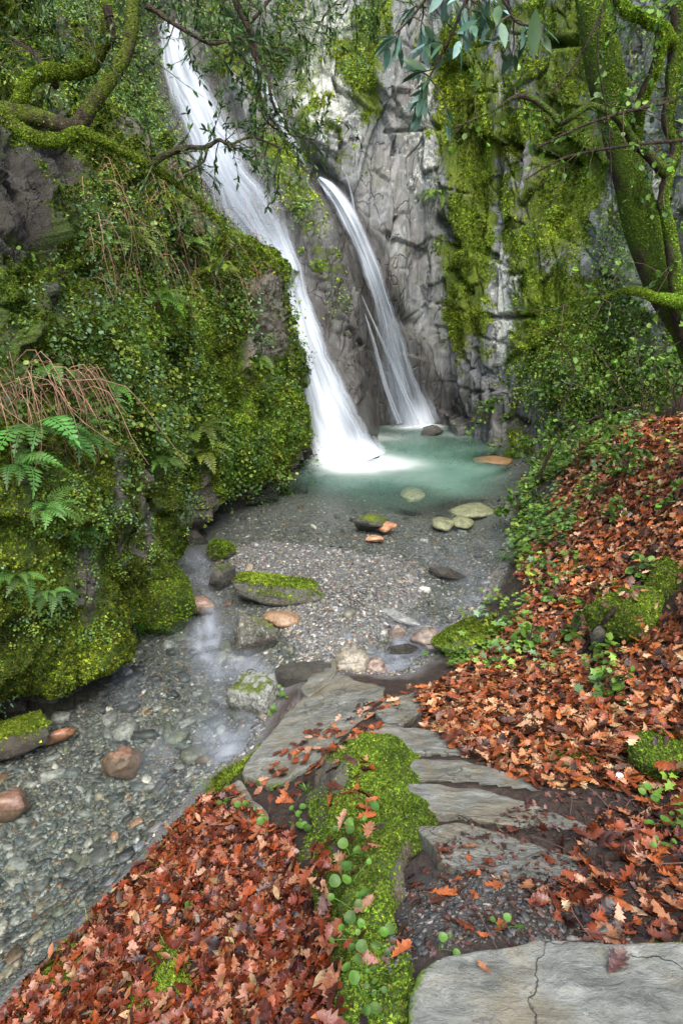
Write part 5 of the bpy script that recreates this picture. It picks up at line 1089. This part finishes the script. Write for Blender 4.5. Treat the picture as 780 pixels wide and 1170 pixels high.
# left: twisted mossy tree whose limbs reach across the fall
t = thing('tree', atY(-150, 330, 4.0), 'twisted moss-furred tree reaching in from the left edge across the wide fall', 'tree')
Y0 = 4.0; ll = []
_, _, m = limb('trunk', [(-150, 420, 3.9, 26), (-150, 250, 4.0, 24), (-120, 170, 4.1, 20), (-60, 135, 4.1, 13), (0, 128, 4.0, 9), (45, 135, 4.0, 7.5), (84, 146, 4.0, 7.5), (106, 118, 4.0, 7), (130, 85, 4.05, 7), (147, 50, 4.1, 6.3), (153, 0, 4.2, 6), (160, -70, 4.3, 7)], t, MBK, 1); ll.append(m)
b1p, _, m = limb('branch', [(10, 130, 4.0, 6.5), (22, 115, 4.0, 6.5), (32, 94, 4.02, 6.5), (52, 82, 4.05, 7), (80, 82, 4.1, 6.5), (103, 75, 4.1, 6.5), (118, 52, 4.1, 5.5), (122, 20, 4.15, 5.5), (116, -40, 4.2, 5)], t, MBK, 2); ll.append(m)
b2p, _, m = limb('branch', [(5, 135, 3.95, 7), (38, 156, 3.9, 7), (72, 161, 3.9, 6.5), (94, 152, 3.9, 5.5), (135, 170, 3.95, 4.8), (172, 190, 4.0, 4.2), (205, 213, 4.1, 3), (238, 240, 4.15, 2.2), (256, 262, 4.2, 1.7), (262, 285, 4.2, 1.2)], t, MBK, 3); ll.append(m)
b3p, _, m = limb('branch', [(170, 189, 4.0, 3.6), (190, 177, 4.0, 3.2), (210, 169, 4.0, 2.8), (236, 168, 4.05, 2.2), (250, 160, 4.1, 1.8), (262, 165, 4.1, 1.5), (288, 157, 4.15, 1.2), (318, 168, 4.2, .8)], t, MBK, 4, mk0=.2)
b4p, _, m = limb('branch', [(152, 4, 4.2, 3), (170, 8, 4.2, 2.5), (195, 25, 4.2, 2), (220, 40, 4.2, 1.6), (240, 50, 4.25, 1.3), (260, 48, 4.3, 1)], t, MBK, 5, mk0=-.2)
b5p, _, m = limb('branch', [(126, 20, 4.1, 4.5), (122, 8, 4.1, 4), (128, 30, 4.1, 3.2), (130, 48, 4.1, 1.8)], t, MBK, 6, mk0=.2)
b6p, _, m = limb('branch', [(64, 98, 4.1, 3), (40, 62, 4.3, 2), (20, 48, 4.5, 1.6), (0, 36, 4.6, 1.2)], t, MBK, 6, mk0=-.1)
b7p, _, m = limb('branch', [(236, 168, 4.05, 1.5), (232, 185, 4.0, 1.2), (208, 198, 4.0, .9)], t, MBK, 8, mk0=.1)
b_ = Bag(); furry(ll, b_, 7000, .009); b_.out('moss', MMO, parent=t)
tw = Bag(); lf = Bag(); dk = np.array([(.016, .042, .01), (.03, .075, .016), (.05, .11, .025), (.08, .15, .03)])
sprays(b3p, 26, .34, 26, .036, dk, tw, lf, dirbias=(.6, 0, .1)); sprays(b4p, 16, .42, 22, .04, dk, tw, lf, dirbias=(.7, 0, -.6)); sprays(b2p[22:], 10, .3, 18, .034, dk, tw, lf); sprays(b6p, 14, .4, 20, .04, dk, tw, lf, dirbias=(-.2, 0, .4)); sprays(b1p[24:], 12, .5, 20, .04, dk, tw, lf); sprays(atY(np.array([20., 60, 100, 150, 200]), np.array([-20., -30, -20, -20, -10]), np.full(5, 4.4)), 26, .5, 26, .042, dk, tw, lf, dirbias=(0, 0, -.5))
tw.out('twigs', MTW, parent=t); lf.out('foliage', ML, parent=t)
# dark branch hanging in the gap between the falls
t = thing('tree', atY(250, -250, 6.6), 'dark small-leaved tree whose boughs hang over the gap between the falls', 'tree')
limb('trunk', [(330, 560 - 800, 7.0, 14), (300, -120, 6.6, 8), (275, -40, 6.1, 5), (268, -5, 6.0, 3.6), (278, 20, 6, 3.2), (287, 40, 6, 2.8), (291, 66, 6, 2.2), (305, 88, 6, 1.8), (312, 118, 6, 1.2), (330, 150, 6, .8)], t, MBK, 20, mk0=-.5)
c1p, _, _ = limb('branch', [(270, 0, 6, 2.5), (282, 25, 6, 2), (300, 10, 6, 1.5), (320, -20, 6, 1.2)], t, MBK, 21, mk0=-.5)
c2p, _, _ = limb('branch', [(291, 50, 6, 2), (296, 90, 6, 1.6), (300, 130, 6, 1), (320, 150, 6.0, .8), (360, 160, 6.0, .6)], t, MBK, 22, mk0=-.5)
tw = Bag(); lf = Bag(); A = np.concatenate([c1p, c2p, c2p]); sprays(A, 60, .5, 26, .05, dk, tw, lf, gravity=.5)
sprays(atY(np.linspace(215, 345, 12), np.linspace(-15, 30, 12), np.full(12, 6.4)), 46, .6, 28, .05, dk, tw, lf, gravity=.6, dirbias=(0, 0, -.4)); sprays(atY(np.linspace(340, 450, 8), np.linspace(-20, -10, 8), np.full(8, 6.6)), 22, .6, 26, .05, dk, tw, lf, gravity=.6, dirbias=(0, 0, -.4))
tw.out('twigs', MTW, parent=t); lf.out('foliage', ML, parent=t)
# right: stout leaning mossy tree
base, _ = hit(779, 520); t = thing('tree', atY(835, 560, 4.5), 'stout leaning mossy tree trunk with crooked boughs at the right edge', 'tree'); ll = []
MB2 = MB2_
tp, _, m = limb('trunk', [(868, 640, 4.4, 32), (846, 530, 4.45, 27), (820, 450, 4.5, 23), (794, 390, 4.6, 20), (768, 345, 4.6, 19), (746, 295, 4.6, 18.5), (729, 240, 4.6, 17), (713, 180, 4.6, 16.5), (698, 115, 4.6, 16.5), (686, 60, 4.6, 15.5), (676, 5, 4.6, 14), (664, -70, 4.65, 13)], t, MB2, 30, 20, .14, .46); ll.append(m)
s2p, _, m = limb('bough', [(790, 400, 4.5, 10), (776, 360, 4.45, 9), (770, 315, 4.4, 7), (765, 270, 4.4, 6.5), (757, 235, 4.4, 5.5), (762, 200, 4.4, 6), (771, 168, 4.4, 5.5), (762, 140, 4.4, 5.5), (767, 95, 4.4, 6), (772, 50, 4.4, 6.5), (778, -30, 4.4, 6.5)], t, MB2, 31, 14, .25, .35); ll.append(m)
s3p, _, m = limb('branch', [(762, 200, 4.4, 6), (745, 182, 4.35, 5.5), (724, 162, 4.3, 5), (708, 138, 4.25, 4.2), (690, 126, 4.25, 3.6), (673, 121, 4.25, 3.2), (655, 132, 4.25, 3.2), (640, 141, 4.3, 2.6), (628, 128, 4.3, 3), (605, 112, 4.3, 2.8), (585, 112, 4.3, 2.2), (560, 128, 4.3, 1.2), (505, 152, 4.3, .8)], t, MB2, 32, 10, .2, .15)
s4p, _, m = limb('branch', [(700, -20, 4.3, 5.5), (712, 10, 4.3, 6), (735, 20, 4.3, 6), (755, 32, 4.3, 5.5), (770, 55, 4.4, 5)], t, MB2, 33, 12, .35, .5); ll.append(m)
s5p, _, m = limb('branch', [(756, 38, 4.3, 5), (748, 80, 4.35, 5.5), (735, 108, 4.4, 5.5), (728, 140, 4.5, 5), (722, 190, 4.6, 4)], t, MB2, 34, 12, .3, .35); ll.append(m)
s6p, _, m = limb('branch', [(778, 345, 4.4, 7), (750, 340, 4.3, 5), (728, 333, 4.25, 4), (708, 333, 4.2, 3), (690, 340, 4.2, 2.4), (665, 342, 4.2, 1.4), (630, 350, 4.2, .8)], t, MB2, 35, 10, .3, .5); ll.append(m)
s7p, _, _ = limb('branch', [(768, 116, 4.3, 1.8), (738, 122, 4.2, 1.6), (700, 132, 4.1, 1.6), (660, 146, 4.1, 1.4), (610, 170, 4.1, .9)], t, MB2, 36, 8, .1, -.3)
s8p, _, _ = limb('branch', [(780, 160, 4.2, 2), (730, 165, 4.15, 1.6), (680, 172, 4.1, 1.4), (640, 182, 4.1, 1.2), (600, 205, 4.1, .8)], t, MB2, 37, 8, .1, -.1)
limb('branch', [(690, 0, 4.0, .9), (682, 60, 4.0, .8), (695, 150, 4.0, .8), (700, 260, 4.0, .5)], t, MB2, 38, 5, .1, -.5)
limb('branch', [(690, 5, 4.1, 1.2), (680, 30, 4.1, 1.2), (655, 75, 4.1, 1), (625, 110, 4.1, .7)], t, MB2, 39, 5, .1, -.5)
b_ = Bag(); furry(ll[:1], b_, 24000, .009); furry(ll[1:], b_, 6000, .01); b_.out('moss', MMO, parent=t)
tw = Bag(); lf = Bag(); lg = np.array([(.07, .17, .02), (.12, .24, .03), (.17, .3, .04), (.05, .11, .02)])
sprays(s3p, 26, .35, 7, .035, lg, tw, lf, LEAFR); sprays(s2p, 26, .4, 8, .04, lg, tw, lf, LEAFR, dirbias=(-.3, 0, 0)); sprays(s4p, 18, .4, 14, .035, lg, tw, lf, LEAFR); sprays(s6p, 14, .4, 6, .035, lg, tw, lf, LEAFR); sprays(s8p, 14, .3, 5, .03, lg, tw, lf, LEAFR); sprays(s7p, 10, .3, 3, .03, lg, tw, lf, LEAFR)
tw.out('twigs', MTW, parent=t); lf.out('foliage', ML, parent=t)
# laurel spray at the top
t = thing('laurel', atY(520, -260, 3.0), 'silvery large-leaved laurel spray hanging at the top centre', 'shrub'); tw = Bag(); lf = Bag(); sl_ = np.array([(.13, .24, .2), (.18, .3, .26), (.06, .13, .08), (.05, .1, .04), (.1, .19, .14)])
l1, _, _ = limb('branch', [(560, -120, 3.0, 3), (555, -60, 3.0, 2.4), (540, -15, 3.0, 2), (528, 10, 3.0, 1.6), (515, 40, 3.0, 1.4), (500, 70, 3.0, 1.1), (488, 92, 3.0, .7)], t, MBK, 41, 8, .1, -.5); l2, _, _ = limb('branch', [(555, -50, 3.0, 2), (520, -30, 3.05, 1.6), (490, -5, 3.1, 1.2), (470, 20, 3.1, 1), (452, 38, 3.1, .7)], t, MBK, 42, 8, .1, -.5); l3, _, _ = limb('branch', [(552, -40, 2.9, 2), (575, 0, 2.85, 1.5), (590, 25, 2.85, 1.2), (612, 30, 2.8, .9)], t, MBK, 43, 8, .1, -.5)
sprays(np.concatenate([l1[8:], l2[8:]]), 26, .17, 6, .085, sl_, tw, lf, gravity=.6); sprays(l3[8:], 6, .15, 3, .085, sl_[2:4], tw, lf, gravity=1.)
V, F, C = inst(LEAFL[0], LEAFL[1], atY(np.array([612.]), np.array([8.]), np.array([2.7])), np.array([[[.05, .97, .2], [.1, -.2, .97], [-1., .0, .1]]]).transpose(0, 1, 2), np.array([.15]), np.array([(.03, .075, .015)])); lf.add(V, F, C)
tw.out('twigs', MTW, parent=t); lf.out('foliage', MLG, parent=t)

# ================= saplings and brambles on the right
def sapling(px, py, H, label, ns=7, ln=13, size=.045, lean=(-.3, 0, .8), cols=lg):
    p, n = hit(px, py)
    if p is None: return
    t = thing('sapling', p, label, 'sapling', 'leafy saplings on the right bank'); tw = Bag(); lf = Bag(); d = np.array(lean, float)
    for k in range(ns):
        e = d + rng.normal(0, .35, 3); e /= np.linalg.norm(e); l = H * rng.uniform(.6, 1.1); pts = [p, p + e * l * .4, p + e * l * .8 + rng.normal(0, .05, 3), p + e * l * 1.05 - [0, 0, .12 * l]]; V, F = tube(pts, [.007, .005, .0035, .0015], 5, 12, cap=False); tw.add(V, F, np.array([.09, .06, .04])); Q = cr(np.array(pts), 20)
        sprays(Q[7:], 4, .28 * H ** .5, ln, size, cols, tw, lf, LEAFR, gravity=.1)
    tw.out('stem', MTW, parent=t); lf.out('foliage', ML, parent=t)
for x, y, H, l in [(640, 500, 1.0, 'airy sapling leaning over the pool from the right bank'), (690, 490, 1.1, 'bright-leaved sapling below the leaning trunk'), (735, 480, 1.0, 'sapling right of the tall grass tuft by the trunk'), (775, 470, .8, 'sapling cut by the right edge beneath the trunk'), (615, 540, .6, 'low sapling with pale discs of leaves at the pool corner'), (600, 590, .35, 'small twiggy sapling dipping to the pool edge'), (665, 530, .6, 'bushy sapling above the ivy on the slope'), (720, 545, .5, 'small sapling standing in oak leaves below the saplings'), (560, 480, .5, 'little sapling growing on the dark rock at cliff foot')]:
    sapling(x, y, H, l)
for x, y, H, l in [(690, 745, .12, 'small bramble seedling left of the mossy rock nose'), (735, 665, .14, 'broad-leaved seedling between the two mossy rocks'), (600, 745, .12, 'ivy-like seedling in the middle of the leaf slope'), (655, 730, .1, 'little green seedling beside the rock nose'), (690, 790, .12, 'pale green seedling in the mossy rut'), (765, 585, .2, 'leafy bramble shoot near the upper right edge'), (700, 600, .16, 'bramble shoot midway up the leaf slope'), (640, 690, .12, 'seedling on the leaf slope above the rut')]:
    sapling(x, y, H, l, 4, 5, .045, (0, -.2, 1.))
# long bare bramble canes
for k, (L, lab) in enumerate([([(610, 560), (640, 500), (700, 470), (745, 462), (790, 440)], 'thick dark fallen branch arching from the saplings to the trunk'), ([(640, 470), (655, 425), (640, 390), (610, 375)], 'thin cane curving over the mossy cliff foot'), ([(600, 610), (622, 560), (665, 520), (720, 480)], 'bare cane lying along the ivy beside the pool'), ([(640, 770), (670, 740), (700, 700), (740, 660), (785, 625)], 'dark root running past the mossy rock nose')]):
    pts = []; ys = [7.2, 6.2, 6.5, None][k]
    for x, y in L:
        p, n = hit(x, y); pts.append(p + np.array([0, 0, .02]) if k in (2, 3) else atY(x, y, min(ys, p[1] - .1)))
    V, F = tube(pts, np.linspace(.018, .007, len(pts)) * (1.2 if k in (0, 3) else .6), 7, 30, .2, k); meta(mk('bramble_cane' if k in (1, 2) else 'fallen_branch', V, F, MBK, loc=pts[0], cols={'mask': np.array([-.1, 0, 0])}, smooth=True), lab, 'branch')
p0, _ = hit(310, 1092); p1, _ = hit(345, 1058)
V, F = tube([p0 + [0, 0, .03], (p0 + p1) / 2 + [0, 0, .04], p1 + [0, 0, .03]], [.008, .009, .007], 8, 16, .25, 5); meta(mk('fallen_branch', V, F, MBK, loc=p0, cols={'mask': np.array([-.2, 0, 0])}, smooth=True), 'short broken dark stick lying on the lower leaf bank', 'branch')
# ================= camera, light
cd = bpy.data.cameras.new('camera'); cam = bpy.data.objects.new('camera', cd); COL.objects.link(cam)
cam.location = EYE; cam.rotation_euler = (math.radians(70), 0, 0)
cd.sensor_fit = 'VERTICAL'; cd.sensor_height = 36; cd.lens = 18 / (585 / FPX); cd.clip_end = 500; cd.clip_start = .05
sc = bpy.context.scene; sc.camera = cam
EL, RO = math.radians(58), math.radians(168)
wd = bpy.data.worlds.new('World'); sc.world = wd; wd.use_nodes = True; nt = wd.node_tree; nt.nodes.clear()
sk = nt.nodes.new('ShaderNodeTexSky'); sk.sky_type = 'NISHITA'; sk.sun_disc = False; sk.sun_elevation = EL; sk.sun_rotation = RO; sk.dust_density = 3.; sk.air_density = 1.2; sk.ozone_density = .6
bg = nt.nodes.new('ShaderNodeBackground'); bg.inputs[1].default_value = .15; ow = nt.nodes.new('ShaderNodeOutputWorld')
nt.links.new(sk.outputs[0], bg.inputs[0]); nt.links.new(bg.outputs[0], ow.inputs[0])
sl = bpy.data.lights.new('sun', 'SUN'); sl.energy = 1.5; sl.angle = math.radians(50); sl.color = (1, .95, .87)
so_ = bpy.data.objects.new('sun', sl); COL.objects.link(so_)
d = Vector((math.sin(RO) * math.cos(EL), math.cos(RO) * math.cos(EL), math.sin(EL)))
so_.rotation_euler = (-d).to_track_quat('-Z', 'Y').to_euler()
sc.view_settings.view_transform = 'Standard'; sc.view_settings.look = 'None'; sc.view_settings.gamma = 1; sc.view_settings.exposure = 1.5
sc.render.engine = 'CYCLES'; c = sc.cycles; c.use_denoising = True; c.max_bounces = 6; c.diffuse_bounces = 3; c.glossy_bounces = 2; c.transparent_max_bounces = 14; c.transmission_bounces = 3
c.caustics_reflective = c.caustics_refractive = False
try: c.denoising_input_passes = 'RGB_ALBEDO_NORMAL'; c.denoising_prefilter = 'ACCURATE'
except Exception: pass
